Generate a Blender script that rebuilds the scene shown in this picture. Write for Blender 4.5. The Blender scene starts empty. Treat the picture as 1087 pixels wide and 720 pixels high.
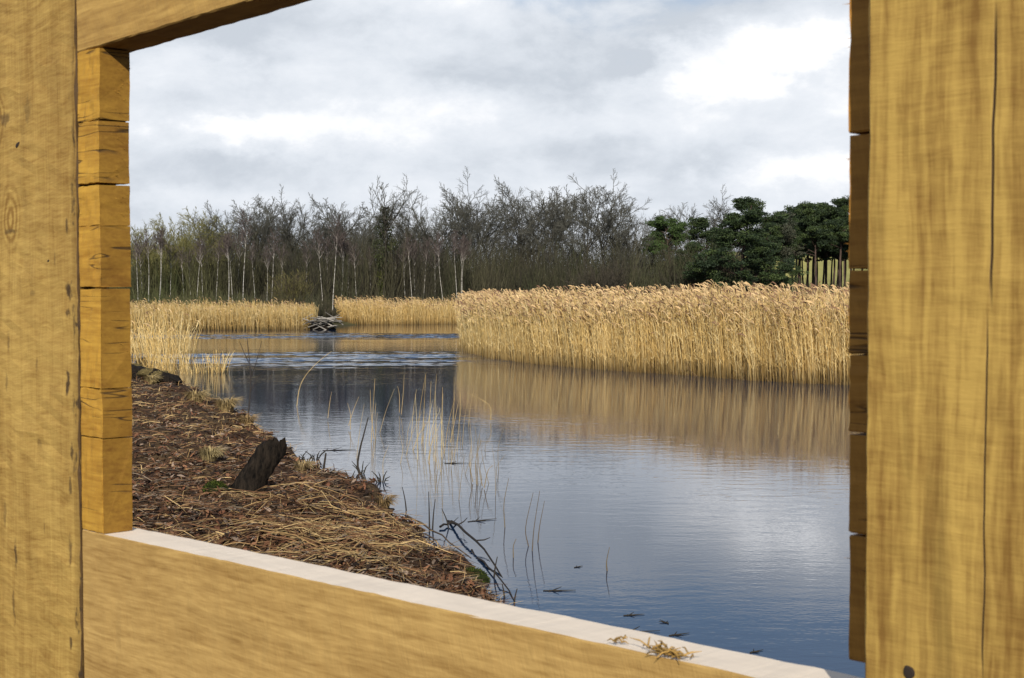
import bpy, math, random
import numpy as np
from mathutils import Matrix, Vector

R = math.radians
rng = np.random.default_rng(11)
random.seed(5)
scene = bpy.context.scene
COL = scene.collection

# ------------------------------------------------------------------ camera
F = 1510.0
EYE = 2.6
PITCH = math.atan(48.0 / F)
cam_data = bpy.data.cameras.new('camera')
cam = bpy.data.objects.new('camera', cam_data)
COL.objects.link(cam)
cam.location = (0, 0, EYE)
cam.rotation_euler = (math.pi / 2 - PITCH, 0, 0)
cam_data.sensor_width = 36.0
cam_data.lens = 36.0 * F / 1087.0
cam_data.clip_start = 0.05
cam_data.clip_end = 6000
cam_data.dof.use_dof = True
cam_data.dof.focus_distance = 26.0
cam_data.dof.aperture_fstop = 40.0
scene.camera = cam


def ray(px, py):
    a, b = (px - 543.5) / F, (360.0 - py) / F
    return np.array([a, math.cos(PITCH) + b * math.sin(PITCH), -math.sin(PITCH) + b * math.cos(PITCH)])


def on_level(px, py, z=0.0):
    d = ray(px, py)
    t = (z - EYE) / d[2]
    return np.array([0, 0, EYE]) + d * t


def at(px, py, y):
    d = ray(px, py)
    return np.array([0, 0, EYE]) + d * (y / d[1])


# ------------------------------------------------------------------ object helpers
def link(o):
    COL.objects.link(o)
    return o


def tag(o, label=None, cat=None, group=None, kind=None):
    if label: o['label'] = label
    if cat: o['category'] = cat
    if group: o['group'] = group
    if kind: o['kind'] = kind
    return o


def empty(name, loc=(0, 0, 0), rz=0.0):
    o = bpy.data.objects.new(name, None)
    o.location = loc
    o.rotation_euler = (0, 0, rz)
    return link(o)


def copy_tree(o, parent=None):
    c = o.copy()
    COL.objects.link(c)
    if parent: c.parent = parent
    for ch in list(o.children):
        copy_tree(ch, c)
    return c


def norm(v):
    return v / np.maximum(np.linalg.norm(v, axis=-1, keepdims=True), 1e-9)


class MB:
    """collects quads (with a tint per vertex) and links them as one mesh"""

    def __init__(self):
        self.v, self.f, self.c, self.m, self.n = [], [], [], [], 0

    def add(self, V, Q, C=None, mat=0):
        V = np.asarray(V, float).reshape(-1, 3)
        Q = np.asarray(Q, np.int64).reshape(-1, 4)
        if C is None: C = np.ones((len(V), 3)) * 0.5
        C = np.broadcast_to(np.asarray(C, float), (len(V), 3))
        self.v.append(V); self.f.append(Q + self.n); self.c.append(C)
        self.m.append(np.full(len(Q), mat, np.int32))
        self.n += len(V)

    def ribbons(self, P, W, S, C=None, mat=0):
        """P (N,K,3) centre lines, W (N,K) or (K,) widths, S (N,3) side vectors, C (N,3) or (N,K,3)"""
        N, K, _ = P.shape
        W = np.broadcast_to(W, (N, K))
        off = S[:, None, :] * (W * 0.5)[:, :, None]
        V = np.stack([P - off, P + off], 2)
        idx = np.arange(N * K * 2).reshape(N, K, 2)
        Q = np.stack([idx[:, :-1, 0], idx[:, :-1, 1], idx[:, 1:, 1], idx[:, 1:, 0]], -1)
        if C is not None:
            if C.ndim == 2: C = np.repeat(C[:, None, :], K, 1)
            C = np.repeat(C[:, :, None, :], 2, 2).reshape(-1, 3)
        self.add(V, Q, C, mat)

    def tubes(self, P, Rr, m=4, C=None, mat=0, cap=False):
        N, K, _ = P.shape
        Rr = np.broadcast_to(Rr, (N, K))
        T = np.empty_like(P)
        T[:, 1:-1] = P[:, 2:] - P[:, :-2]
        T[:, 0] = P[:, 1] - P[:, 0]
        T[:, -1] = P[:, -1] - P[:, -2]
        T = norm(T)
        ref = np.where(np.abs(T[:, :, 2:3]) > 0.8, np.array([1.0, 0.2, 0]), np.array([0, 0.1, 1.0]))
        A = norm(np.cross(T, ref)); B = np.cross(T, A)
        ang = np.arange(m) * 2 * math.pi / m
        V = P[:, :, None, :] + Rr[:, :, None, None] * (A[:, :, None, :] * np.cos(ang)[:, None] + B[:, :, None, :] * np.sin(ang)[:, None])
        idx = np.arange(N * K * m).reshape(N, K, m)
        nx = np.roll(idx, -1, 2)
        Q = np.stack([idx[:, :-1], nx[:, :-1], nx[:, 1:], idx[:, 1:]], -1)
        if C is not None:
            if C.ndim == 2: C = np.repeat(C[:, None, :], K, 1)
            C = np.repeat(C[:, :, None, :], m, 2).reshape(-1, 3)
        self.add(V, Q, C, mat)
        if cap and m == 4:
            pass

    def mesh(self, name, mats, smooth=False):
        V = np.concatenate(self.v); Q = np.concatenate(self.f); C = np.concatenate(self.c)
        M = np.concatenate(self.m)
        me = bpy.data.meshes.new(name)
        me.vertices.add(len(V)); me.vertices.foreach_set('co', V.astype(np.float32).ravel())
        me.loops.add(len(Q) * 4); me.loops.foreach_set('vertex_index', Q.astype(np.int32).ravel())
        me.polygons.add(len(Q))
        me.polygons.foreach_set('loop_start', (np.arange(len(Q)) * 4).astype(np.int32))
        me.polygons.foreach_set('loop_total', np.full(len(Q), 4, np.int32))
        me.polygons.foreach_set('material_index', M)
        if smooth: me.polygons.foreach_set('use_smooth', np.ones(len(Q), bool))
        at_ = me.attributes.new('tint', 'FLOAT_COLOR', 'POINT')
        at_.data.foreach_set('color', np.concatenate([C, np.ones((len(C), 1))], 1).astype(np.float32).ravel())
        for m in (mats if isinstance(mats, (list, tuple)) else [mats]): me.materials.append(m)
        me.update(calc_edges=True)
        me.validate()
        return me

    def build(self, name, mats, parent=None, smooth=False):
        o = bpy.data.objects.new(name, self.mesh(name, mats, smooth))
        link(o)
        if parent: o.parent = parent
        return o


# ------------------------------------------------------------------ node helpers
class NT:
    def __init__(self, mat_or_world):
        self.t = mat_or_world.node_tree
        self.n, self.l = self.t.nodes, self.t.links

    def node(self, typ, **kw):
        n = self.n.new(typ)
        for k, v in kw.items(): setattr(n, k, v)
        return n

    def put(self, sock, v):
        if isinstance(v, bpy.types.NodeSocket): self.l.new(v, sock)
        elif v is not None: sock.default_value = v

    def math(self, op, a, b=None, c=None, clamp=False):
        n = self.node('ShaderNodeMath', operation=op, use_clamp=clamp)
        self.put(n.inputs[0], a)
        if b is not None: self.put(n.inputs[1], b)
        if c is not None: self.put(n.inputs[2], c)
        return n.outputs[0]

    def vmath(self, op, a, b=None):
        n = self.node('ShaderNodeVectorMath', operation=op)
        self.put(n.inputs[0], a)
        if b is not None: self.put(n.inputs[1], b)
        return n.outputs['Value'] if op in ('LENGTH', 'DISTANCE', 'DOT_PRODUCT') else n.outputs[0]

    def noise(self, vec, scale=1.0, detail=3.0, rough=0.5, dist=0.0, w=None, out=0):
        n = self.node('ShaderNodeTexNoise', noise_dimensions='4D' if w is not None else '3D')
        self.put(n.inputs['Vector'], vec)
        n.inputs['Scale'].default_value = scale
        n.inputs['Detail'].default_value = detail
        n.inputs['Roughness'].default_value = rough
        n.inputs['Distortion'].default_value = dist
        if w is not None: self.put(n.inputs['W'], w)
        return n.outputs[out]

    def ramp(self, fac, stops, interp='LINEAR'):
        n = self.node('ShaderNodeValToRGB')
        n.color_ramp.interpolation = interp
        e = n.color_ramp.elements
        while len(e) < len(stops): e.new(0.5)
        for i, (p, c) in enumerate(stops):
            e[i].position = p
            e[i].color = (c, c, c, 1) if not hasattr(c, '__len__') else (*c, 1)
        self.put(n.inputs[0], fac)
        return n.outputs[0]

    def mix(self, fac, a, b, mode='MIX'):
        n = self.node('ShaderNodeMix', data_type='RGBA', blend_type=mode)
        n.clamp_factor = True
        self.put(n.inputs[0], fac)
        for s, v in ((n.inputs[6], a), (n.inputs[7], b)):
            if isinstance(v, (tuple, list)): v = (*v, 1) if len(v) == 3 else v
            self.put(s, v)
        return n.outputs[2]

    def smooth(self, v, lo, hi, a=0.0, b=1.0):
        n = self.node('ShaderNodeMapRange', interpolation_type='SMOOTHSTEP')
        self.put(n.inputs[0], v)
        for i, x in enumerate((lo, hi, a, b)): n.inputs[i + 1].default_value = x
        return n.outputs[0]

    def scale(self, vec, s):
        return self.vmath('MULTIPLY', vec, s)


def new_mat(name):
    m = bpy.data.materials.new(name)
    m.use_nodes = True
    t = NT(m)
    b = m.node_tree.nodes['Principled BSDF']
    return m, t, b


def tint_mat(name, rough=0.8, mottle=0.25, scale=6.0, spec=0.3, trans=0.0):
    m, t, b = new_mat(name)
    a = t.node('ShaderNodeAttribute', attribute_name='tint')
    co = t.node('ShaderNodeTexCoord').outputs['Object']
    n = t.noise(co, scale, 3, 0.6)
    f = t.ramp(n, [(0.3, 1 - mottle), (0.7, 1 + mottle)])
    c = t.mix(1.0, a.outputs['Color'], f, 'MULTIPLY')
    t.put(b.inputs['Base Color'], c)
    b.inputs['Roughness'].default_value = rough
    b.inputs['Specular IOR Level'].default_value = spec
    if trans > 0:
        tr = t.node('ShaderNodeBsdfTranslucent'); t.put(tr.inputs[0], c)
        mx = t.node('ShaderNodeMixShader'); mx.inputs[0].default_value = trans
        t.l.new(b.outputs[0], mx.inputs[1]); t.l.new(tr.outputs[0], mx.inputs[2])
        t.l.new(mx.outputs[0], m.node_tree.nodes['Material Output'].inputs[0])
    return m


M_REED = tint_mat('reed_straw', 0.7, 0.12, 3.0, 0.25, 0.35)
M_LITTER = tint_mat('dead_straw_and_leaves', 0.85, 0.25, 9.0, 0.15)
M_TWIG = tint_mat('dark_twig_bark', 0.85, 0.25, 5.0, 0.2)
M_NEEDLE = tint_mat('evergreen_foliage', 0.65, 0.2, 1.5, 0.3, 0.15)


def bark_mat(name, a, b_, scale=(6, 6, 1.5), rough=0.9):
    m, t, b = new_mat(name)
    co = t.node('ShaderNodeTexCoord').outputs['Object']
    n = t.noise(t.scale(co, scale), 1.0, 4, 0.65)
    t.put(b.inputs['Base Color'], t.ramp(n, [(0.35, a), (0.65, b_)]))
    b.inputs['Roughness'].default_value = rough
    b.inputs['Specular IOR Level'].default_value = 0.08
    bp = t.node('ShaderNodeBump'); bp.inputs['Strength'].default_value = 0.8; bp.inputs['Distance'].default_value = 0.03
    t.put(bp.inputs['Height'], n); t.l.new(bp.outputs[0], b.inputs['Normal'])
    return m


M_BARK = bark_mat('grey_brown_bark', (0.022, 0.020, 0.016), (0.075, 0.068, 0.054))
M_PINEBARK = bark_mat('pine_bark', (0.03, 0.022, 0.018), (0.085, 0.058, 0.046))


def birch_mat():
    m, t, b = new_mat('white_birch_bark')
    co = t.node('ShaderNodeTexCoord').outputs['Object']
    n = t.noise(t.scale(co, (3, 3, 7)), 1.0, 4, 0.7)
    z = t.node('ShaderNodeSeparateXYZ'); t.put(z.inputs[0], co)
    base = t.ramp(n, [(0.36, (0.06, 0.05, 0.045)), (0.48, (0.34, 0.32, 0.28)), (0.8, (0.56, 0.54, 0.49))])
    up = t.smooth(z.outputs[2], 5.5, 8.5)
    t.put(b.inputs['Base Color'], t.mix(up, base, (0.13, 0.10, 0.09)))
    b.inputs['Roughness'].default_value = 0.8
    return m


M_BIRCH = birch_mat()

# ------------------------------------------------------------------ lake outline and land heights
BANK = [(533, 642), (490, 600), (436, 560), (390, 522), (318, 492), (280, 457), (240, 432), (196, 410)]
shore = [tuple(on_level(a, b, 0.06)[:2]) for a, b in BANK]
shore += [(-12.5, 47), (-17, 60), (-25, 74), (-33, 88), (-37, 101)]
shore += [(-30, 103.5), (-22, 102.5), (-16.5, 103), (-14.6, 108), (-14, 119), (-9, 123), (-3, 125), (8, 126), (30, 122), (75, 112),
          (110, 85), (90, 40), (60, 5), (30, -4), (14, 0.5), (6, 3.2), (3.0, 5.0), (1.4, 7.2), (0.5, 9.2), (0.0, 10.8)]
shore = np.array(shore, float)
for _ in range(3):                                   # round the corners
    nx_ = np.roll(shore, -1, 0)
    shore = np.stack([shore * 0.75 + nx_ * 0.25, shore * 0.25 + nx_ * 0.75], 1).reshape(-1, 2)


def wav(x, y, seed, lam, n=7):
    r = np.random.default_rng(seed)
    o = np.zeros_like(x)
    for _ in range(n):
        a = r.uniform(0, 2 * math.pi); k = 2 * math.pi / (lam * r.uniform(0.6, 1.6)); p = r.uniform(0, 6.28)
        o += np.sin(k * (x * math.cos(a) + y * math.sin(a)) + p)
    return o / math.sqrt(n)


def signed(x, y):
    """metres to the water line, positive on land"""
    P = np.stack([x, y], -1).reshape(-1, 2)
    out = np.full(len(P), 1e9); ins = np.zeros(len(P), bool)
    A = shore; B = np.roll(shore, -1, 0)
    for a, b in zip(A, B):
        d = b - a
        t = np.clip(((P - a) @ d) / (d @ d), 0, 1)
        out = np.minimum(out, np.hypot(*(P - a - t[:, None] * d).T))
        cond = (a[1] > P[:, 1]) != (b[1] > P[:, 1])
        xs = a[0] + (P[:, 1] - a[1]) * (d[0] / (d[1] if abs(d[1]) > 1e-9 else 1e-9))
        ins ^= cond & (P[:, 0] < xs)
    return np.where(ins, -out, out).reshape(x.shape)


def sst(v, a, b):
    t = np.clip((v - a) / (b - a), 0, 1)
    return t * t * (3 - 2 * t)


def land(x, y):
    x = np.asarray(x, float); y = np.asarray(y, float)
    r = np.hypot(x, y)
    nearby = 1 - sst(r, 45, 70)
    s = signed(x, y) + nearby * (0.12 * wav(x, y, 3, 1.1) + 0.05 * wav(x, y, 4, 0.4))
    near_h = 0.22 * sst(s, 0.0, 0.35) + 0.16 * sst(s, 0.2, 1.6) + 0.62 * sst(s, 1.2, 7.5) * (1 - 0.45 * sst(r, 12, 40)) + 0.05 * sst(s, 7, 30)
    far_h = 0.30 * sst(s, 0, 1.5) + 0.35 * sst(s, 2, 40)
    h = near_h * nearby + far_h * (1 - nearby)
    rough = nearby * sst(s, 0.05, 0.5) * (0.070 * wav(x, y, 5, 1.6) + 0.045 * wav(x, y, 6, 0.55) + 0.016 * wav(x, y, 8, 0.2))
    rough = rough + (1 - nearby) * sst(s, 0.5, 4) * 0.07 * wav(x, y, 9, 6)
    under = -0.9 * sst(-s, 0.0, 2.5)
    return np.where(s > 0, h + rough, under)


def ground():
    ang = np.concatenate([np.linspace(-180, -32, 50, endpoint=False), np.linspace(-32, 30, 300, endpoint=False), np.linspace(30, 180, 51)[:-1]])
    ang = np.radians(ang)
    rad = np.concatenate([np.linspace(0.05, 2.5, 12, endpoint=False), np.geomspace(2.5, 46, 330, endpoint=False), np.geomspace(46, 200, 70, endpoint=False), np.geomspace(200, 5000, 24)])
    A, Rr = np.meshgrid(ang, rad, indexing='ij')
    X, Y = np.sin(A) * Rr, np.cos(A) * Rr
    Z = land(X, Y)
    n, k = X.shape
    idx = np.arange(n * k).reshape(n, k)
    nx = np.roll(idx, -1, 0)
    Q = np.stack([idx[:, :-1], nx[:, :-1], nx[:, 1:], idx[:, 1:]], -1)
    m, t, b = new_mat('mulch_and_soil')
    co = t.node('ShaderNodeTexCoord').outputs['Object']
    fine = t.noise(co, 22, 5, 0.7)
    big = t.noise(co, 1.3, 3, 0.6)
    c1 = t.ramp(fine, [(0.30, (0.010, 0.006, 0.004)), (0.50, (0.038, 0.021, 0.013)), (0.68, (0.11, 0.062, 0.034))])
    c2 = t.ramp(fine, [(0.30, (0.02, 0.013, 0.007)), (0.7, (0.14, 0.09, 0.045))])
    c = t.mix(t.smooth(big, 0.45, 0.62), c1, c2)
    ln = t.vmath('LENGTH', co)
    far = t.ramp(t.noise(co, 0.6, 4, 0.6), [(0.35, (0.035, 0.035, 0.014)), (0.65, (0.10, 0.09, 0.04))])
    t.put(b.inputs['Base Color'], t.mix(t.smooth(ln, 50, 90), c, far))
    b.inputs['Roughness'].default_value = 0.95
    b.inputs['Specular IOR Level'].default_value = 0.15
    bp = t.node('ShaderNodeBump'); bp.inputs['Strength'].default_value = 0.7; bp.inputs['Distance'].default_value = 0.03
    t.put(bp.inputs['Height'], fine); t.l.new(bp.outputs[0], b.inputs['Normal'])
    mb = MB(); mb.add(np.stack([X, Y, Z], -1), Q)
    tag(mb.build('ground', m, smooth=True), kind='structure')


ground()


def far_field():
    xs = np.linspace(-120, 420, 60); ys = np.linspace(230, 640, 30)
    X, Y = np.meshgrid(xs, ys, indexing='ij')
    Z = 0.2 + (1.0 + 15.5 * sst(X, 5, 75)) * sst(Y, 240, 470) + 0.5 * wav(X, Y, 21, 90)
    idx = np.arange(X.size).reshape(X.shape)
    Q = np.stack([idx[:-1, :-1], idx[1:, :-1], idx[1:, 1:], idx[:-1, 1:]], -1)
    m, t, b = new_mat('pasture_grass')
    co = t.node('ShaderNodeTexCoord').outputs['Object']
    n = t.noise(co, 0.05, 5, 0.6)
    t.put(b.inputs['Base Color'], t.ramp(n, [(0.35, (0.24, 0.22, 0.05)), (0.65, (0.38, 0.34, 0.09))]))
    b.inputs['Roughness'].default_value = 0.9
    mb = MB(); mb.add(np.stack([X, Y, Z], -1), Q)
    tag(mb.build('hill', m, smooth=True), kind='structure')


far_field()


# ------------------------------------------------------------------ water
def water():
    m, t, b = new_mat('lake_water')
    geo = t.node('ShaderNodeNewGeometry').outputs['Position']
    sep = t.node('ShaderNodeSeparateXYZ'); t.put(sep.inputs[0], geo)
    x, y = sep.outputs[0], sep.outputs[1]
    calm = t.smooth(t.noise(t.scale(geo, (0.10, 0.16, 0)), 1.0, 2, 0.5), 0.38, 0.62, 0.30, 1.30)
    r1 = t.noise(t.scale(geo, (1.6, 3.4, 1)), 1.0, 2, 0.5, 0.4)
    r2 = t.noise(t.scale(geo, (5.5, 11, 1)), 1.0, 2, 0.5, 0.3)
    r3 = t.noise(t.scale(geo, (16, 24, 1)), 1.0, 1, 0.5, 0.0)
    h = t.math('ADD', t.math('MULTIPLY', r1, 0.0050), t.math('MULTIPLY', r2, 0.0015))
    h = t.math('MULTIPLY', h, t.math('MULTIPLY', calm, t.smooth(y, 9, 24, 0.46, 0.72)))
    h = t.math('ADD', h, t.math('MULTIPLY', r3, 0.0005))
    bp = t.node('ShaderNodeBump'); bp.inputs['Strength'].default_value = 1.0; bp.inputs['Distance'].default_value = 1.0
    t.put(bp.inputs['Height'], h)
    t.l.new(bp.outputs[0], b.inputs['Normal'])
    b.inputs['Base Color'].default_value = (0.009, 0.025, 0.060, 1)
    b.inputs['Roughness'].default_value = 0.02
    b.inputs['IOR'].default_value = 1.333
    mb = MB()
    # cat's paws: two belts of small steep wavelets across the far channel, modelled in the sheet itself
    xs = np.concatenate([np.linspace(-60, -32, 8, endpoint=False), np.arange(-32, 9, 0.22), np.linspace(9, 130, 30)])
    ys = np.concatenate([np.linspace(-8, 47, 12, endpoint=False), np.arange(47, 69, 0.075), np.linspace(69, 79, 6, endpoint=False), np.arange(79, 96, 0.085), np.linspace(96, 140, 12)])
    X, Y = np.meshgrid(xs, ys, indexing='ij')
    wob = 1.6 * wav(X * 0.45, Y, 61, 14.0)
    belt = np.exp(-((Y + wob - 57) / 6.0) ** 4) * 1.0 + np.exp(-((Y + wob - 87) / 6.0) ** 4) * 1.2
    streak = sst(wav(X * 0.22, Y, 62, 1.9) + 0.5 * wav(X * 0.3, Y, 63, 5.0), -0.9, 0.3)
    ends = sst(X, -30, -20) * (1 - sst(X + wob, -3.0, 4.5)) + 0.0 * Y
    Z = 0.016 * belt * streak * ends * (wav(X * 0.35, Y, 64, 0.42, 12) + 0.6 * wav(X * 0.5, Y, 65, 0.27, 12))
    idx = np.arange(X.size).reshape(X.shape)
    mb.add(np.stack([X, Y, Z], -1), np.stack([idx[:-1, :-1], idx[1:, :-1], idx[1:, 1:], idx[:-1, 1:]], -1))
    tag(mb.build('water', m, smooth=True), kind='structure')


water()

# ------------------------------------------------------------------ world and sun
SUN_AZ = (-0.02, -1.10)
SUN_EL = R(27)


def sky():
    w = bpy.data.worlds.new('World')
    scene.world = w
    w.use_nodes = True
    t = NT(w)
    bg = w.node_tree.nodes['Background']
    st = t.node('ShaderNodeTexSky', sky_type='NISHITA')
    st.sun_disc = False
    st.sun_elevation = SUN_EL
    st.sun_rotation = math.atan2(SUN_AZ[0], SUN_AZ[1]) % (2 * math.pi)
    st.air_density = 1.0; st.dust_density = 0.3; st.ozone_density = 4.0
    co = t.node('ShaderNodeTexCoord').outputs['Generated']
    d = t.vmath('NORMALIZE', co)
    sep = t.node('ShaderNodeSeparateXYZ'); t.put(sep.inputs[0], d)
    z = sep.outputs[2]
    st_ = t.scale(d, (1.0, 1.0, 2.5))
    n1 = t.noise(t.vmath('ADD', st_, (3.1, 0.4, 1.7)), 4.2, 9, 0.58, 0.15)
    n2 = t.noise(t.vmath('ADD', t.scale(d, (1.0, 1.0, 1.7)), (0.3, 7.4, 2.2)), 12.0, 8, 0.62, 0.2)
    n3 = t.noise(t.vmath('ADD', st_, (5.3, 2.4, 9.2)), 2.3, 4, 0.5, 0.2)

    def puff(px, py, rx, rz, a):                     # a brighter or darker heap in the cloud sheet
        c = norm(ray(px, py))
        q = t.vmath('MULTIPLY', t.vmath('SUBTRACT', d, tuple(c)), (1 / rx, 1 / rx, 1 / rz))
        q = t.vmath('ADD', q, t.scale(t.vmath('SUBTRACT', t.noise(t.scale(d, (1.0, 1.0, 1.7)), 13, 7, 0.62, out=1), (0.5, 0.5, 0.5)), (2.4, 2.4, 2.4)))
        return t.math('MULTIPLY', t.smooth(t.vmath('LENGTH', q), 0.2, 1.2, 1.0, 0.0), a)
    f = t.math('MULTIPLY_ADD', n2, 0.62, t.math('MULTIPLY_ADD', n1, 0.85, -0.20))
    for args in ((775, 62, 0.075, 0.028, 0.32), (850, 40, 0.06, 0.02, 0.14), (690, 95, 0.06, 0.014, 0.12), (190, 215, 0.07, 0.014, 0.14), (640, 130, 0.05, 0.014, 0.12), (260, 140, 0.06, 0.016, 0.12), (320, 135, 0.10, 0.024, 0.20), (865, 180, 0.08, 0.018, 0.22), (480, 110, 0.05, 0.02, 0.14), (210, 75, 0.05, 0.02, 0.14),
                 (560, 70, 0.16, 0.03, -0.12), (330, 30, 0.10, 0.03, -0.12), (700, 170, 0.10, 0.018, -0.12), (380, 185, 0.16, 0.016, -0.06)):
        f = t.math('ADD', f, puff(*args))
    cloud = t.ramp(f, [(0.34, (6.6, 7.15, 7.9)), (0.50, (8.3, 8.8, 9.5)), (0.62, (9.3, 9.7, 10.3)), (0.74, (11.2, 11.3, 11.5)), (0.95, (19.0, 19.0, 19.0))])
    # the cloud sheet breaks up overhead
    hole = t.math('ADD', t.math('MULTIPLY', t.smooth(z, 0.178, 0.27), 0.48), t.math('SUBTRACT', n3, 0.68))
    hole = t.math('SUBTRACT', hole, t.math('MULTIPLY', t.math('SUBTRACT', f, 0.50), 0.45))
    hole = t.smooth(hole, -0.03, 0.16, 0.0, 0.74)
    c = t.mix(hole, cloud, st.outputs[0])
    t.put(bg.inputs[0], c)
    bg.inputs[1].default_value = 0.085
    sd = bpy.data.lights.new('sun', 'SUN')
    sd.energy = 5.0; sd.angle = R(0.5); sd.color = (1.0, 0.93, 0.82)
    so = link(bpy.data.objects.new('sun', sd))
    v = Vector((SUN_AZ[0], SUN_AZ[1], math.tan(SUN_EL) * math.hypot(*SUN_AZ)))
    so.rotation_euler = (-v).to_track_quat('-Z', 'Y').to_euler()
    so.location = (0, -5, 8)


sky()
scene.view_settings.view_transform = 'Standard'
scene.view_settings.look = 'None'
scene.view_settings.exposure = 0.12
scene.view_settings.gamma = 1.0


# ------------------------------------------------------------------ the sawn timber screen
def wood(name, pale, dark, saw=0.35, saw_slant=0.0, streak=0.5, knots=(), cracks_gap_shade=(), smudges=(), checks=0.0, stain=0.3, dark_edge=None, top=None, dash=(0.5, 0.0), endgrain=0.54):
    """sawn softwood: x along the grain, y through, z across"""
    m, t, b = new_mat(name)
    co = t.node('ShaderNodeTexCoord').outputs['Object']
    rnd = t.math('MULTIPLY', t.node('ShaderNodeObjectInfo').outputs['Random'], 40.0)
    sep = t.node('ShaderNodeSeparateXYZ'); t.put(sep.inputs[0], co)
    x, y, z = sep.outputs
    warp = t.noise(t.scale(co, (4, 4, 9)), 1.0, 3, 0.5, 0.0, rnd, out=1)
    p = t.vmath('ADD', co, t.scale(t.vmath('SUBTRACT', warp, (0.5, 0.5, 0.5)), (0.05, 0.02, 0.02)))
    field = None
    for (kx, kz, kr) in knots:                        # the grain bends round a knot
        q = t.vmath('MULTIPLY', t.vmath('SUBTRACT', p, (kx, 0, kz)), (1.0, 0.0, 1.7))
        dist = t.vmath('LENGTH', q)
        g = t.smooth(dist, kr * 0.4, kr * 3.0, 1.0, 0.0)
        field = (dist, g) if field is None else (t.math('MINIMUM', field[0], dist), t.math('MAXIMUM', field[1], g))
    grain = t.noise(t.scale(p, (2.2, 40, 52)), 1.0, 4, 0.6, 0.6, rnd)
    fine = t.noise(t.scale(p, (9, 260, 330)), 1.0, 3, 0.6, 0.2, rnd)
    broad = t.noise(t.scale(p, (3.0, 8, 14)), 1.0, 3, 0.55, 0.4, rnd)
    sl = t.math('MULTIPLY_ADD', z, saw_slant, x)
    sv = t.node('ShaderNodeCombineXYZ'); t.put(sv.inputs[0], t.math('MULTIPLY', sl, 420.0)); t.put(sv.inputs[1], t.math('MULTIPLY', y, 30.0)); t.put(sv.inputs[2], t.math('MULTIPLY', z, 45.0))
    sawn = t.noise(sv.outputs[0], 1.0, 3, 0.65, 0.0, rnd)
    sv2 = t.node('ShaderNodeCombineXYZ'); t.put(sv2.inputs[0], t.math('MULTIPLY', sl, 90.0)); t.put(sv2.inputs[1], t.math('MULTIPLY', y, 20.0)); t.put(sv2.inputs[2], t.math('MULTIPLY', z, 20.0))
    sawb = t.noise(sv2.outputs[0], 1.0, 3, 0.6, 0.0, rnd)
    mixf = t.math('ADD', t.math('MULTIPLY', t.math('SUBTRACT', grain, 0.5), streak * 2.2), t.math('MULTIPLY', t.math('SUBTRACT', broad, 0.5), 1.2))
    mixf = t.math('ADD', mixf, t.math('MULTIPLY', t.math('SUBTRACT', sawn, 0.5), saw * 1.3))
    mixf = t.math('ADD', mixf, t.math('MULTIPLY', t.math('SUBTRACT', sawb, 0.5), saw * 1.6))
    mixf = t.math('ADD', mixf, t.math('MULTIPLY', t.math('SUBTRACT', fine, 0.5), 0.75))
    # short dashes torn by the saw: along the grain and across it
    for amt, sc in ((dash[0], (24, 60, 230)), (dash[1], (230, 60, 26))):
        if amt > 0:
            dn = t.noise(t.scale(p, sc), 1.0, 4, 0.62, 0.3, rnd)
            mixf = t.math('ADD', mixf, t.math('MULTIPLY', t.math('SUBTRACT', dn, 0.5), amt * 3.0))
            dm = t.noise(t.scale(p, tuple(k * 0.33 for k in sc)), 1.0, 3, 0.6, 0.5, rnd)
            mixf = t.math('SUBTRACT', mixf, t.math('MULTIPLY', t.smooth(dm, 0.55, 0.66), amt * 0.42))
    if field:
        rings = t.math('SINE', t.math('MULTIPLY', field[0], 420.0))
        mixf = t.math('ADD', mixf, t.math('MULTIPLY', t.math('MULTIPLY', rings, 0.42), field[1]))
        mixf = t.math('ADD', mixf, t.math('MULTIPLY', field[1], -0.25))
    mixf = t.math('ADD', mixf, 0.55, clamp=True)
    c = t.mix(mixf, dark, pale)
    # brown stains that run with the grain
    sn = t.noise(t.scale(p, (1.6, 10, 26)), 1.0, 4, 0.6, 0.8, t.math('ADD', rnd, 7.0))
    c = t.mix(t.math('MULTIPLY', t.smooth(sn, 0.55, 0.75), stain), c, tuple(k * 0.38 for k in dark))
    # drying checks across a cut board
    hgt = t.math('ADD', t.math('MULTIPLY', sawn, 0.5), t.math('ADD', t.math('MULTIPLY', sawb, 0.5), t.math('MULTIPLY', grain, 0.4)))
    if checks > 0:
        ck = t.noise(t.scale(co, (5, 5, 60)), 1.0, 2, 0.5, 0.25, t.math('ADD', rnd, 3.0))
        line = t.smooth(t.math('ABSOLUTE', t.math('SUBTRACT', ck, 0.5)), 0.0, 0.016, 1.0, 0.0)
        gate = t.smooth(t.noise(t.scale(co, (14, 14, 22)), 1.0, 1, 0.5, 0.0, t.math('ADD', rnd, 11.0)), 0.5, 0.6)
        line = t.math('MULTIPLY', t.math('MULTIPLY', line, gate), checks)
        c = t.mix(line, c, (0.045, 0.025, 0.012))
        hgt = t.math('SUBTRACT', hgt, line)
    for (z0, x0, x1, wd, amp) in cracks_gap_shade:              # long splits along the grain, also painted shade of a gap
        wv = t.math('MULTIPLY_ADD', t.noise(t.scale(co, (7, 0, 0)), 1.0, 2, 0.5), amp * 2, z0 - amp)
        d = t.math('ABSOLUTE', t.math('SUBTRACT', z, wv))
        ends = t.math('MULTIPLY', t.smooth(x, x0, x0 + 0.03), t.smooth(x, x1 - 0.03, x1, 1.0, 0.0))
        k = t.math('MULTIPLY', t.smooth(d, wd * 0.3, wd, 1.0, 0.0), ends)
        c = t.mix(k, c, (0.035, 0.018, 0.008))
        hgt = t.math('SUBTRACT', hgt, k)
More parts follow.
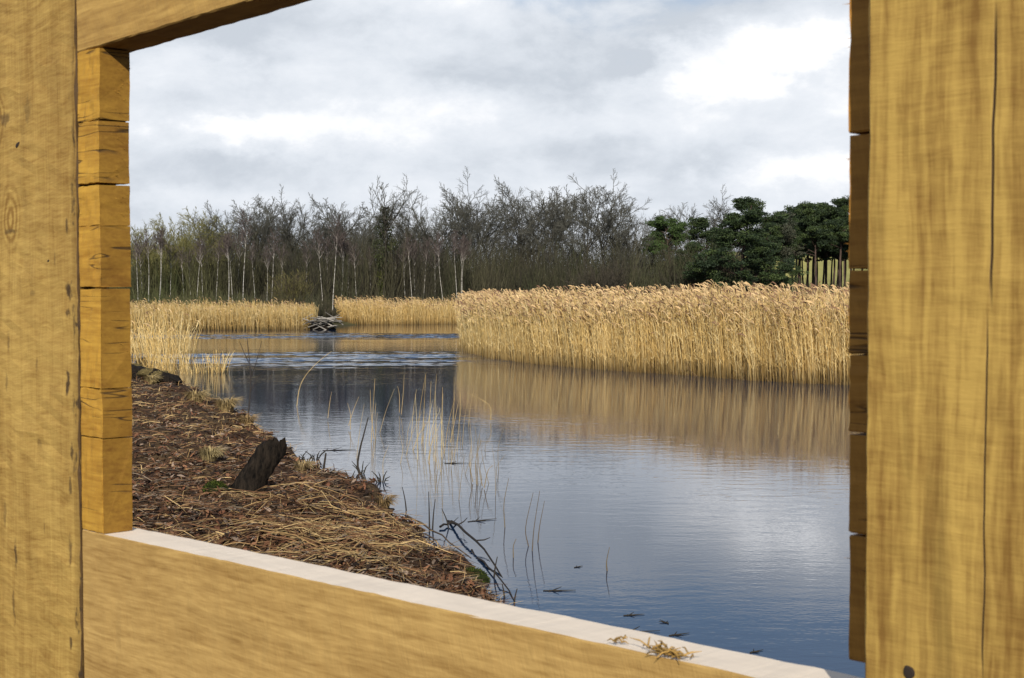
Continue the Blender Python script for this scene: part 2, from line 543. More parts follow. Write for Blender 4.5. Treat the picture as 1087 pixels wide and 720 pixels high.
    for (kx, kz, rx, rz, amt) in smudges:             # sap and weather marks
        q = t.vmath('MULTIPLY', t.vmath('SUBTRACT', co, (kx, 0, kz)), (1 / rx, 0.0, 1 / rz))
        q = t.vmath('ADD', q, t.scale(t.vmath('SUBTRACT', t.noise(t.scale(co, (90, 0, 130)), 1.0, 3, 0.6, out=1), (0.5, 0.5, 0.5)), (2.4, 0.0, 2.4)))
        c = t.mix(t.math('MULTIPLY', t.smooth(t.vmath('LENGTH', q), 0.35, 1.1, 1.0, 0.0), amt), c, (0.035, 0.019, 0.010))
    if dark_edge:                                    # darker, spotted wane down one edge
        z0, z1 = dark_edge
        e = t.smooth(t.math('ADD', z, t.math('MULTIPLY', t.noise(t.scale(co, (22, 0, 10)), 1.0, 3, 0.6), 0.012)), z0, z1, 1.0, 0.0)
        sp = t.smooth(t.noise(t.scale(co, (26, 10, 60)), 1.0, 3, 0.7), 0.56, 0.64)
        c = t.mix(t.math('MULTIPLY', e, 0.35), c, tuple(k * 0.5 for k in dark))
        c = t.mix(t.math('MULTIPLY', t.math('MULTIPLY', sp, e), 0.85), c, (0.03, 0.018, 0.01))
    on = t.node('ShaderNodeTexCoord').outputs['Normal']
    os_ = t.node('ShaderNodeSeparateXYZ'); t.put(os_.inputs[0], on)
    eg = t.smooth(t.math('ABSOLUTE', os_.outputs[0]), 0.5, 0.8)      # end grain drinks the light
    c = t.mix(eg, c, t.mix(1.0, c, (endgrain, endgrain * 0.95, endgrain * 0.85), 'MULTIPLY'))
    if top:                                           # upper face: glare of sun and sky put into a pale colour
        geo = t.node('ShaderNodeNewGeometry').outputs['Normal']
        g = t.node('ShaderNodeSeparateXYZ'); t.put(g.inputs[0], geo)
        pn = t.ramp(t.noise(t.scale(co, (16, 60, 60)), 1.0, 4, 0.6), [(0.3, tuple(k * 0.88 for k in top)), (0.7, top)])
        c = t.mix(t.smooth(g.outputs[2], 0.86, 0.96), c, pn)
    t.put(b.inputs['Base Color'], c)
    b.inputs['Roughness'].default_value = 0.72
    b.inputs['Specular IOR Level'].default_value = 0.25
    bp = t.node('ShaderNodeBump'); bp.inputs['Strength'].default_value = 0.55; bp.inputs['Distance'].default_value = 0.0016
    t.put(bp.inputs['Height'], hgt); t.l.new(bp.outputs[0], b.inputs['Normal'])
    return m


PALE, DARK = (0.43, 0.285, 0.078), (0.21, 0.115, 0.024)

# plane of the boards' front faces: through P0, running left-and-away along D, N points through the fence to the lake
VPX = 543.5 - 920 - 543.5
TH = math.atan((543.5 - (-920.0)) / F)
Dv = np.array([-math.sin(TH), math.cos(TH), 0.0])
Nv = np.array([math.cos(TH), math.sin(TH), 0.0])
P0 = at(902, 312, 0.87)


def on_fence(px, py, off=0.0):
    """(s, z) where the line of sight meets the plane lying off metres behind the boards' front"""
    d = ray(px, py)
    o = np.array([0, 0, EYE])
    k = ((P0 + Nv * off - o) @ Nv) / (d @ Nv)
    p = o + d * k
    return (p - P0) @ Dv, p[2]


def board(name, L, T, W, mat, parent, origin, ax, c=0.0025, seg=0.03, jit=0.0007, ragged=0.0, bow=0.0, seed=0, splinter=None):
    """a sawn board: length L along ax[0], thickness T along ax[1], width W along ax[2]; ragged = torn left-hand end"""
    r = np.random.default_rng(seed + 77)
    K = max(3, int(L / seg) + 1)
    xs = np.linspace(0, L, K)
    prof = []
    nz_ = 9                                          # extra points across the front and back so that a torn end reads
    for z in np.linspace(c, W - c, nz_): prof.append((0.0, z))
    prof.append((c, W))
    prof.append((T - c, W))
    for z in np.linspace(W - c, c, nz_): prof.append((T, z))
    prof.append((T - c, 0.0)); prof.append((c, 0.0))
    prof = np.array(prof)
    n = len(prof)
    V = np.zeros((K, n, 3))
    V[:, :, 0] = xs[:, None]
    wob = r.normal(0, 1, (K, n)); wob = (wob + np.roll(wob, 1, 0) + np.roll(wob, 1, 1)) / 1.7
    V[:, :, 1] = prof[:, 0] + jit * wob
    V[:, :, 2] = prof[:, 1] + jit * np.roll(wob, 3, 1) + bow * (4 * (xs / L) * (1 - xs / L))[:, None]
    if ragged:
        e = np.abs(r.normal(0, ragged, n)); V[0, :, 0] += e
    verts = V.reshape(-1, 3).tolist()
    faces = []
    for i in range(K - 1):
        for j in range(n):
            a, b_ = i * n + j, i * n + (j + 1) % n
            faces.append((a, b_, b_ + n, a + n))
    faces.append(tuple(range(n)))
    faces.append(tuple((K - 1) * n + j for j in reversed(range(n))))
    if splinter:                                     # hair-thin fibres left by the saw
        for z in r.uniform(0.003, W - 0.003, splinter):
            y0 = r.uniform(0.0, T * 0.5); l = r.uniform(0.0015, 0.0055); w = 0.00035
            k = len(verts)
            dz = r.uniform(-0.002, 0.0015)
            verts += [(0.002, y0, z - w), (0.002, y0, z + w), (-l, y0 + r.uniform(-0.001, 0.001), z + dz), (0.002, y0 + 2 * w, z)]
            faces += [(k, k + 1, k + 2), (k + 1, k + 3, k + 2), (k + 3, k, k + 2)]
    me = bpy.data.meshes.new(name)
    me.from_pydata(verts, [], faces); me.materials.append(mat); me.validate(); me.update()
    o = link(bpy.data.objects.new(name, me))
    o.parent = parent
    o.matrix_local = Matrix(((ax[0][0], ax[1][0], ax[2][0], origin[0]), (ax[0][1], ax[1][1], ax[2][1], origin[1]), (ax[0][2], ax[1][2], ax[2][2], origin[2]), (0, 0, 0, 1)))
    return o


def screen():
    UP = np.array([0, 0, 1.0])
    RT = -Dv
    gz = float(land(np.array([P0[0]]), np.array([P0[1]]))[0])
    root = empty('timber_screen', (P0[0], P0[1], gz))
    tag(root, 'sawn yellow timber viewing screen of posts, rails and cut boards framing the lake', 'wooden screen')
    base = np.array([P0[0], P0[1], gz])

    def W(s, off, z):
        return P0 * np.array([1, 1, 0]) + Dv * s + Nv * off + UP * z - base
    s_post, _ = on_fence(83, 300)
    s_rev, _ = on_fence(107, 300)
    T = 0.036
    zt0, zt1 = on_fence(84, 55.5), on_fence(267, 0)
    zb0, zb1 = on_fence(105, 566.5), on_fence(762, 711)
    # left post: knots and holes measured on its own face
    LPW = 0.27
    zlo = gz - 0.5

    def lp(px, py):
        s, z = on_fence(px, py); return (z - zlo, s - s_post)
    k1, k2, k3 = lp(-2, 130), lp(12, 232), lp(20, 154)
    marks = [(74, 309, 0.011, 0.0075, 0.9), (73, 332, 0.006, 0.006, 0.7), (73, 408, 0.016, 0.006, 0.9), (72, 240, 0.013, 0.004, 0.7), (77, 481, 0.012, 0.005, 0.8), (18, 590, 0.022, 0.0045, 0.75), (16, 640, 0.03, 0.003, 0.5),
             (76, 515, 0.014, 0.004, 0.7), (75, 585, 0.02, 0.005, 0.6), (76, 683, 0.007, 0.004, 0.8), (6, 128, 0.010, 0.016, 0.6), (30, 118, 0.020, 0.012, 0.35), (12, 246, 0.0035, 0.022, 0.6), (10, 364, 0.014, 0.003, 0.4),
             (36, 312, 0.006, 0.008, 0.35), (40, 386, 0.009, 0.004, 0.35), (8, 404, 0.016, 0.004, 0.45), (42, 470, 0.006, 0.006, 0.3), (6, 545, 0.020, 0.004, 0.35), (48, 560, 0.010, 0.002, 0.3), (60, 275, 0.012, 0.002, 0.4), (79, 140, 0.02, 0.003, 0.5)]
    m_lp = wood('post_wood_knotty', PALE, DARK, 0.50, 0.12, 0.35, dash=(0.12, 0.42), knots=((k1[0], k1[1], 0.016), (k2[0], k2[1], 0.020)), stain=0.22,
                dark_edge=(0.010, 0.024), cracks_gap_shade=((0.0, -1.0, 4.0, 0.0024, 0.0004),), smudges=[(*lp(a, b_), c_, d_, e_) for a, b_, c_, d_, e_ in marks])  # edge crack entry paints the shade of the gap beside the boards
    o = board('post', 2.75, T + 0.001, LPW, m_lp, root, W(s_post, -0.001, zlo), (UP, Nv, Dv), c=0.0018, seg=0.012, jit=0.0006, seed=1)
    o['label'] = 'knotty left-hand post with a dark knot hole'
    m_hole, t, b = new_mat('rotten_knot'); b.inputs['Base Color'].default_value = (0.02, 0.012, 0.008, 1); b.inputs['Roughness'].default_value = 1.0

    def knot(par, xx, zz, a, bb, tilt):              # a loose dark knot, a shallow domed plug in the face
        N_ = 14
        vs = [(0, -0.0016, 0)]; fs = []
        for ring, (k, yy) in enumerate(((0.6, -0.0013), (1.0, 0.0012))):
            for i in range(N_):
                an = i * 2 * math.pi / N_
                u, v = a * k * math.cos(an) * (1 + 0.12 * math.sin(3 * an)), bb * k * math.sin(an)
                vs.append((u * math.cos(tilt) - v * math.sin(tilt), yy, u * math.sin(tilt) + v * math.cos(tilt)))
        for i in range(N_):
            j = (i + 1) % N_
            fs.append((0, 1 + i, 1 + j)); fs.append((1 + i, 1 + N_ + i, 1 + N_ + j, 1 + j))
        me = bpy.data.meshes.new('knot'); me.from_pydata(vs, [], fs); me.materials.append(m_hole)
        ob = link(bpy.data.objects.new('knot', me)); ob.parent = par; ob.location = (xx, 0, zz)
    knot(o, k3[0], k3[1], 0.0034, 0.0075, 0.5)
    k4 = lp(53, 277); knot(o, k4[0], k4[1], 0.0018, 0.0038, 0.3)

    # right post, nailed in front of the boards
    PT = 0.036
    s_r, _ = on_fence(919.5, 312, -PT)
    ra, rb = on_fence(921.5, 10, -PT), on_fence(916.5, 710, -PT)
    lean = (ra[0] - rb[0]) / (ra[1] - rb[1])
    upr = norm(UP + Dv * lean); acr = np.cross(upr, Nv)
    RPW = 0.17

    def rp(px, py):
        s, z = on_fence(px, py, -PT); return (z - zlo, s - (s_r - RPW))
    q1, q2, q3, q4 = rp(1063, 30), rp(1058, 300), rp(1046, 420), rp(1040, 640)
    q0 = rp(965, 714)
    m_rp = wood('post_wood_streaked', (0.40, 0.262, 0.064), (0.18, 0.096, 0.020), 0.25, 0.0, 1.25, dash=(0.55, 0.26), cracks_gap_shade=((q1[1] + 0.004, q2[0] - 0.02, q1[0] + 0.02, 0.0011, 0.005), (q3[1], q4[0] - 0.05, q3[0] + 0.05, 0.0007, 0.006)), stain=0.55)
    o = board('post', 2.75, PT, RPW, m_rp, root, W(s_r + lean * (zlo - ra[1]) + (ra[0] - s_r), -PT, zlo) - acr * RPW, (upr, Nv, acr), c=0.0016, seg=0.01, jit=0.00025, seed=2)
    o['label'] = 'close right-hand post with brown streaks and a long dark crack'
    knot(o, q0[0], q0[1], 0.005, 0.0045, 0.3)

    # rails: the sill under the opening and the rail over it
    s_far = s_post - 0.0036
    s_end = s_r - 0.62

    def line(a, b, s):
        return a[1] + (b[1] - a[1]) * (s - a[0]) / (b[0] - a[0])
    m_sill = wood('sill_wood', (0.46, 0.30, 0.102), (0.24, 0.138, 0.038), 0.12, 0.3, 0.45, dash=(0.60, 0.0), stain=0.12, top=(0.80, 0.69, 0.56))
    slope = (zb1[1] - zb0[1]) / (zb0[0] - zb1[0])
    ax_x = norm(RT + UP * slope); ax_z = np.cross(ax_x, Nv)
    SH = 0.19
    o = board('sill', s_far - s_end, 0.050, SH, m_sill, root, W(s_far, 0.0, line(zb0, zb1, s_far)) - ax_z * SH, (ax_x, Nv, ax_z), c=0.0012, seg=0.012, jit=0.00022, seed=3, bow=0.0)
    o['label'] = 'broad sill board with a whitish top edge'
    m_top = wood('rail_wood', (0.44, 0.28, 0.082), (0.22, 0.12, 0.03), 0.15, 0.5, 0.45, dash=(0.50, 0.0), stain=0.12)
    slope2 = (zt1[1] - zt0[1]) / (zt0[0] - zt1[0])
    ax_x2 = norm(RT + UP * slope2); ax_z2 = np.cross(ax_x2, Nv)
    o = board('rail', s_far - s_end, 0.046, 0.15, m_top, root, W(s_far, 0.0, line(zt0, zt1, s_far)), (ax_x2, Nv, ax_z2), c=0.0015, seg=0.012, jit=0.00025, seed=4)
    o['label'] = 'top rail sloping up towards the right'

    # cut ends of the wall boards beside the opening
    m_stub = wood('board_end_wood', (0.48, 0.275, 0.040), (0.25, 0.118, 0.014), 0.25, 0.2, 0.45, dash=(0.45, 0.0), checks=0.9, stain=0.3)
    ys = [54, 128.5, 196, 240, 306, 412, 464, 562]
    gaps = [0.0006, 0.0006, 0.0012, 0.0003, 0.0013, 0.0003, 0.0006, 0.0]
    zs = [on_fence(95, v)[1] for v in ys]
    for i in range(len(ys) - 1):
        z1 = zs[i] - gaps[i]; z0 = zs[i + 1] + gaps[i + 1]
        if i == 0: z1 = line(zt0, zt1, s_rev) - 0.001 
        if i == len(ys) - 2: z0 = line(zb0, zb1, s_post) + 0.0012
        dx = (0.0014, -0.0006, 0.0, 0.0008, -0.0004, 0.0008, -0.0004)[i]
        # x runs right, the cut end is at its far (right) end: mirror by running x leftwards from the end
        o = board('board', s_far - s_rev + dx, T, z1 - z0, m_stub, root, W(s_rev - dx, T, z0), (Dv, -Nv, UP), c=0.0006, seg=0.006, jit=0.00035, seed=20 + i, ragged=0.0009, splinter=int(12 * (z1 - z0) / 0.06) if i < 3 else 3)
    m_stub2 = wood('board_end_wood_brown', (0.46, 0.225, 0.040), (0.26, 0.115, 0.018), 0.40, 0.2, 0.5, checks=0.9, stain=0.45)
    ysr = [-60, 141, 287, 376, 461, 568, 760]
    gapr = [0.0, 0.0009, 0.0005, 0.0005, 0.0009, 0.0009, 0.0]
    zr = [on_fence(910, v)[1] for v in ysr]
    for i in range(len(ysr) - 1):
        z1 = zr[i] - gapr[i]; z0 = zr[i + 1] + gapr[i + 1]
        if i == len(ysr) - 2: z0 = line(zb0, zb1, -0.3) + 0.02
        off = on_fence(901, 0.5 * (ysr[i] + ysr[i + 1]))[0]
        L = 0.55
        o = board('board', L, T, z1 - z0, m_stub2, root, W(off, 0.0, z0), (RT, Nv, UP), c=0.0007, seg=0.05, jit=0.0003, seed=40 + i, ragged=0.0005, splinter=int(26 * (z1 - z0) / 0.1) if i < 2 else 4)
    # the boarding below the sill, down to the ground
    z = line(zb0, zb1, s_far) - SH - 0.006
    i = 0
    m_low = wood('boarding_wood', PALE, DARK, 0.35, 1.0, 0.4, stain=0.25)
    while z > gz + 0.03:
        h = min(0.17, z - gz + 0.02)
        board('board', s_far - s_end, T, h, m_low, root, W(s_far, 0.0, z - h), (RT, Nv, UP), seed=60 + i)
        z -= h + 0.005; i += 1

    # wisps of torn straw-coloured fibre stuck on the sill
    def wisp(px, py, n, ln, label, spread, drop):
        s, zz = on_fence(px, py)
        p = P0 * np.array([1, 1, 0]) + Dv * s + UP * (line(zb0, zb1, s) + 0.001) + Nv * 0.006
        mb = MB()
        a = rng.uniform(0, 2 * math.pi, n)
        L = rng.uniform(0.4, 1.0, n) * ln
        st = p + Dv * rng.normal(0, spread, n)[:, None] + Nv * rng.uniform(-0.009, 0.001, n)[:, None] + UP * rng.uniform(0.0005, 0.005, n)[:, None]
        dr = Dv * np.cos(a)[:, None] + Nv * (np.sin(a) * 0.5)[:, None] + UP * rng.uniform(-0.15, 0.35, n)[:, None]
        mid = st + dr * L[:, None] * 0.5 + UP * 0.001
        en = st + dr * L[:, None] - UP * (rng.uniform(0, 1, n) * drop)[:, None]
        en[:, 2] = np.maximum(en[:, 2], p[2] + 0.0006)
        col = np.array([0.36, 0.22, 0.065]) * rng.uniform(0.4, 1.2, (n, 1))
        mb.tubes(np.stack([st, mid, en], 1), np.array([0.0007, 0.0006, 0.0002]), 4, col)
        tag(mb.build('straw_wisp', M_LITTER), label, 'straw wisp')
    wisp(706, 706, 46, 0.022, 'tangled wisp of torn straw on the front edge of the sill', 0.009, 0.003)
    wisp(655, 695, 9, 0.012, 'small pale splinter tuft on the sill beside the straw wisp', 0.0025, 0.002)


screen()

# ------------------------------------------------------------------ reeds
STRAW = np.array([[0.74, 0.56, 0.25], [0.68, 0.49, 0.19], [0.80, 0.65, 0.34], [0.54, 0.37, 0.13]])
PLUME = np.array([[0.56, 0.39, 0.20], [0.24, 0.14, 0.085], [0.66, 0.49, 0.27], [0.60, 0.43, 0.22]])


def reed_mesh(base, hgt, wid, plume=1.0, leaves=3, lean=0.06, wind=(-0.05, 0.0), foot_shade=True, cols=STRAW):
    mb = MB()
    N = len(base)
    up = np.stack([rng.normal(wind[0], lean, N), rng.normal(wind[1], lean, N), np.ones(N)], 1)
    K = 4
    tt = np.linspace(0, 1, K)
    bend = np.stack([rng.normal(wind[0] * 1.5, lean * 1.3, N), rng.normal(0, lean, N), np.zeros(N)], 1)
    P = base[:, None, :] + up[:, None, :] * (hgt[:, None] * tt)[:, :, None] + bend[:, None, :] * (hgt[:, None] * tt ** 2)[:, :, None]
    a = rng.normal(0, 0.7, N)
    S = np.stack([np.cos(a), np.sin(a), np.zeros(N)], 1)
    C = cols[rng.integers(0, len(cols), N)] * rng.uniform(0.75, 1.15, (N, 1))
    Ck = np.repeat(C[:, None, :], K, 1)
    if foot_shade: Ck[:, 0] = Ck[:, 0] * np.array([0.26, 0.22, 0.18]); Ck[:, 1] = Ck[:, 1] * np.array([0.86, 0.82, 0.76])  # shade around the stem feet put into the tint
    mb.ribbons(P, wid[:, None] * np.linspace(1, 0.6, K), S, Ck)
    for _ in range(leaves):
        t0 = rng.uniform(0.25, 0.92, N)
        k = np.minimum((t0 * (K - 1)).astype(int), K - 2); fr = (t0 * (K - 1) - k)[:, None]
        r_ = np.arange(N)
        p0 = P[r_, k] * (1 - fr) + P[r_, k + 1] * fr
        az = rng.uniform(0, 2 * math.pi, N)
        out = np.stack([np.cos(az) * 0.45 + wind[0] * 3, np.sin(az) * 0.45, rng.uniform(0.3, 1.2, N)], 1)
        l = rng.uniform(0.22, 0.5, N) * hgt / 2.6
        p1 = p0 + out * (l * 0.5)[:, None]
        p2 = p1 + (out * np.array([1.1, 1.1, rng.uniform(-0.5, 0.6)])) * (l * 0.5)[:, None]
        s = norm(np.cross(out, np.array([0.2, 1.0, 0.1])))
        mb.ribbons(np.stack([p0, p1, p2], 1), wid[:, None] * np.array([1.1, 0.9, 0.12]), s, C * rng.uniform(0.85, 1.15, (N, 1)))
    if plume > 0:
        sel = np.nonzero(rng.uniform(0, 1, N) < plume)[0]
        n = len(sel)
        p0 = P[sel, -1]
        az = rng.normal(math.pi, 1.0, n)
        dr = np.stack([np.cos(az) * rng.uniform(0.3, 0.9, n), np.sin(az) * 0.6, rng.uniform(0.35, 1.0, n)], 1)
        l = rng.uniform(0.20, 0.36, n)
        p1 = p0 + dr * (l * 0.35)[:, None]; p2 = p1 + dr * np.array([1, 1, 0.55]) * (l * 0.35)[:, None]; p3 = p2 + dr * np.array([1.1, 1.1, -0.25]) * (l * 0.3)[:, None]
        PP = np.stack([p0, p1, p2, p3], 1)
        cc = PLUME[rng.integers(0, 4, n)] * rng.uniform(0.7, 1.25, (n, 1))
        wv = rng.uniform(0.5, 1.25, n)[:, None] * np.array([0.012, 0.040, 0.045, 0.006])
        for s in (np.array([1.0, 0.2, 0.1]), np.array([0.2, 0.5, 1.0])):
            mb.ribbons(PP, wv, np.repeat(norm(s)[None], n, 0), cc)
    return mb


def along(pts, n, depth, bias=1.0):
    """n random spots up to depth behind a line of ground points (away from the camera)"""
    pts = np.array(pts); seg = np.linalg.norm(np.diff(pts, axis=0), axis=1); cum = np.concatenate([[0], np.cumsum(seg)])
    u = rng.uniform(0, cum[-1], n)
    x = np.interp(u, cum, pts[:, 0]); y = np.interp(u, cum, pts[:, 1])
    v = rng.uniform(0, 1, n) ** bias * depth
    d = norm(np.stack([x * 0.5, y], 1))
    return x + d[:, 0] * v, y + d[:, 1] * v, v


def big_reeds():
    line = [on_level(a, b)[:2] for a, b in ((503, 369), (507, 375), (526, 380), (560, 385), (610, 390), (660, 394), (700, 396.5), (750, 400), (800, 404), (850, 407), (900, 409), (960, 413), (1030, 418))]
    N = 40000
    x, y, v = along(line, N, 9.0, 1.6)
    x += 0.10 * wav(x, y, 33, 2.5) * np.exp(-v) + rng.normal(0, 0.22, N); y += 0.16 * wav(x, y, 34, 2.0) * np.exp(-v) + rng.normal(0, 0.15, N)
    base = np.stack([x, y, np.full(N, -0.15)], 1)
    hmax = np.interp(y, [36, 42, 52, 66, 80], [2.88, 2.86, 2.72, 2.60, 2.55])
    h = hmax * np.clip(rng.normal(0.77, 0.11, N) + 0.09 * sst(v, 0.0, 5.0), 0.40, 1.04) + 0.06 * wav(x, y, 35, 1.6) + 0.09 * wav(x, y, 36, 6.0)
    w = rng.uniform(0.008, 0.015, N)
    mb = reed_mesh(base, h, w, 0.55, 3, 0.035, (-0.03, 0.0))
    # broken stalks in dark brown at the foot
    n = 2600
    x2, y2, v2 = along(line, n, 1.0, 1.2)
    b2 = np.stack([x2, y2, np.full(n, -0.05)], 1)
    a = rng.uniform(0, 2 * math.pi, n); l = rng.uniform(0.2, 0.7, n)
    e = b2 + np.stack([np.cos(a) * l * 0.6, np.sin(a) * l * 0.4, rng.uniform(0.05, 0.5, n)], 1)
    mb.ribbons(np.stack([b2, e], 1), np.array([0.02, 0.012]), np.repeat(np.array([[0.9, 0.1, 0.3]]), n, 0), np.array([0.13, 0.085, 0.045]) * rng.uniform(0.4, 1.6, (n, 1)))
    o = mb.build('reed_bed', M_REED)
    tag(o, 'tall dense golden reed bed with brown plumes standing across the open water', 'reeds', kind='stuff')


big_reeds()


def small_reeds(pxs, ys_, N, depth, h0, label, plume=0.35, wid=(0.018, 0.032), thin=None, lean=0.07, hv=0.12, dim=1.0):
    line = [(at(a, 312, yy)[0], yy) for a, yy in zip(pxs, ys_)]
    x, y, v = along(line, N, depth, 1.3)
    z = np.maximum(land(x, y), -0.15)
    base = np.stack([x, y, z - 0.03], 1)
    h = np.clip(rng.normal(h0, h0 * hv, N), h0 * 0.45, h0 * 1.25) + 0.20 * wav(x, y, 41, 2.6) - z * 0.6
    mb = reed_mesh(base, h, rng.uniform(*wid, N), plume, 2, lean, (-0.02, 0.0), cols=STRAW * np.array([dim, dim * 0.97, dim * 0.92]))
    tag(mb.build('reed_bed', M_REED), label, 'reeds', kind='stuff')


small_reeds((95, 140, 200, 260, 318, 329), (101, 101.5, 102, 101.8, 102.4, 103), 6000, 9, 1.50, 'low straw-coloured reeds fringing the far left shore below the birches', 0.2, dim=0.76, hv=0.17)
small_reeds((357, 375, 410, 450, 492, 520), (120, 119, 119.5, 120.5, 122, 123), 5200, 8, 1.68, 'even belt of pale reeds on the far bank behind the brushwood heap', 0.5, dim=0.88, hv=0.14)
small_reeds((100, 135, 160, 180, 194), (50, 49, 48.5, 48, 48.5), 430, 6, 1.55, 'loose clump of dry reeds at the left water edge beyond the mossy log', 0.15, (0.010, 0.02), lean=0.10, hv=0.2)
small_reeds((150, 185, 215, 236), (45.5, 45.5, 46, 46.5), 240, 1.6, 0.62, 'short row of broken reed stubble in the water beside the dry reed clump', 0.0, (0.010, 0.02), lean=0.12, hv=0.3)


# ------------------------------------------------------------------ trees
def poly(P, D, L, K, wob, up):
    N = len(P)
    out = np.zeros((N, K, 3)); out[:, 0] = P
    d = norm(D)
    for k in range(1, K):
        d = norm(d + rng.normal(0, wob, (N, 3)) + np.array([0, 0, up]))
        out[:, k] = out[:, k - 1] + d * (L / (K - 1))[:, None]
    return out


def shoots(P, L, m, t0, t1, ang, ratio, K, wob, up, taper=0.5):
    """m side branches on every branch of P"""
    N, Kp, _ = P.shape
    t = (t0 + (t1 - t0) * (np.arange(m)[None, :] + rng.uniform(0, 1, (N, m))) / m)
    f = t * (Kp - 1); k = np.minimum(f.astype(int), Kp - 2); fr = (f - k)[..., None]
    r_ = np.arange(N)[:, None]
    A, B = P[r_, k], P[r_, k + 1]
    st = A * (1 - fr) + B * fr
    tan = norm(B - A)
    rv = rng.normal(0, 1, (N, m, 3))
    side = norm(rv - tan * (rv * tan).sum(-1, keepdims=True))
    an = np.radians(rng.normal(ang[0], ang[1], (N, m)))[..., None]
    D = tan * np.cos(an) + side * np.sin(an)
    LL = L[:, None] * ratio * (1 - taper * (t - t0) / (1 - t0 + 1e-6)) * rng.uniform(0.65, 1.25, (N, m))
    st, D, LL = st.reshape(-1, 3), D.reshape(-1, 3), LL.ravel()
    return poly(st, D, LL, K, wob, up), LL


def bare_tree(H, stems=1, t0=0.3, n1=13, a1=(42, 10), r1=0.5, up=0.10, n2=8, n3=6, n4=5, rad=0.16, tw=0.0125, trunk_wob=0.05, flop=0.0, bole=0.62, tap=0.25, col=(0.074, 0.073, 0.060), spread=0.12):
    P = poly(np.stack([rng.normal(0, 0.05, stems), rng.normal(0, 0.05, stems), np.full(stems, -0.3)], 1), np.stack([rng.normal(0, spread if stems > 1 else 0.03, stems), rng.normal(0, 0.03, stems), np.ones(stems)], 1), np.full(stems, H * bole), 12, trunk_wob, 0.03)
    L = np.full(stems, H * bole)
    tr = MB(); cr = MB()
    tr.tubes(P, np.linspace(1, 0.13, 12) ** 1.1 * rad, 8, np.ones((stems, 3)) * 0.1)
    P1, L1 = shoots(P, L, n1, t0, 1.0, a1, r1, 7, 0.07, up, tap)
    lim = np.linspace(1, 0.25, 7)[None] * (rad * 0.44 * (L1 / L1.max()))[:, None]
    tr.tubes(P1[:, :4], np.maximum(lim[:, :4], 0.02), 5, np.ones((len(P1), 3)) * 0.1)
    c = np.array(col)
    cr.tubes(P1[:, 3:], np.maximum(lim[:, 3:], 0.015), 4, c * 0.9 * rng.uniform(0.8, 1.2, (len(P1), 1)))
    P2, L2 = shoots(P1, L1, n2, 0.2, 1.0, (40, 11), 0.50, 5, 0.08, up * 0.6)
    cr.tubes(P2, np.array([0.026, 0.022, 0.018, 0.014, 0.010]) * 1.1, 3, c * rng.uniform(0.75, 1.2, (len(P2), 1)))
    P3, L3 = shoots(P2, L2, n3, 0.15, 1.0, (38, 12), 0.54, 4, 0.09, up * 0.4 - flop)
    cr.tubes(P3, np.array([1.35, 1.15, 0.95, 0.7]) * tw, 3, c * rng.uniform(0.75, 1.25, (len(P3), 1)))
    if n4:
        P4, L4 = shoots(P3, L3, n4, 0.15, 1.0, (33, 12), 0.62, 3, 0.08, up * 0.4 - flop)
        cr.tubes(P4, np.array([0.9, 0.8, 0.5]) * tw, 3, c * rng.uniform(0.8, 1.3, (len(P4), 1)))
    return tr, cr


H0 = 12.0
PROTO = {}
PROTO_H = {}


def proto(key, tr, cr, mt, mc):
    PROTO_H[key] = float(np.percentile(np.concatenate(cr.v)[:, 2], 98.5))
    PROTO[key] = (tr.mesh('trunk', mt, True), cr.mesh('crown', mc))


for k, kw in dict(
        oak=dict(t0=0.42, n1=15, a1=(46, 13), r1=0.80, up=0.045, n4=6),
        ash=dict(t0=0.46, n1=13, a1=(36, 12), r1=0.80, up=0.06, n4=6),
        fork=dict(stems=2, t0=0.40, n1=10, a1=(36, 12), r1=0.78, up=0.06, spread=0.26, rad=0.15, n4=5),
        slim=dict(t0=0.42, n1=13, a1=(36, 10), r1=0.58, up=0.06, rad=0.11, bole=0.7),
        multi=dict(stems=3, t0=0.35, n1=9, a1=(38, 12), r1=0.62, up=0.05, spread=0.26, rad=0.10, n4=4),
        open=dict(t0=0.80, n1=9, a1=(40, 10), r1=0.42, up=0.05, n2=6, n3=5, n4=3, rad=0.14, bole=0.78)).items():
    tr, cr = bare_tree(H0, **kw)
    proto(k, tr, cr, M_BARK, M_TWIG)
tr, cr = bare_tree(H0, stems=3, t0=0.3, n1=10, a1=(34, 10), r1=0.60, up=0.06, spread=0.24, rad=0.09, n4=5, col=(0.16, 0.15, 0.055))
proto('willow', tr, cr, M_BARK, M_TWIG)
for k, sd in (('birch_a', 0.018), ('birch_b', 0.035), ('birch_c', 0.025)):
    tr, cr = bare_tree(10.0, stems=1 if k != 'birch_c' else 2, t0=0.72, n1=11, a1=(32, 8), r1=0.20, up=0.08, n2=5, n3=5, n4=2, rad=0.046, tw=0.006, bole=0.9, tap=0.5, trunk_wob=sd, flop=0.03, col=(0.085, 0.068, 0.062), spread=0.07)
    proto(k, tr, cr, M_BIRCH, M_TWIG)


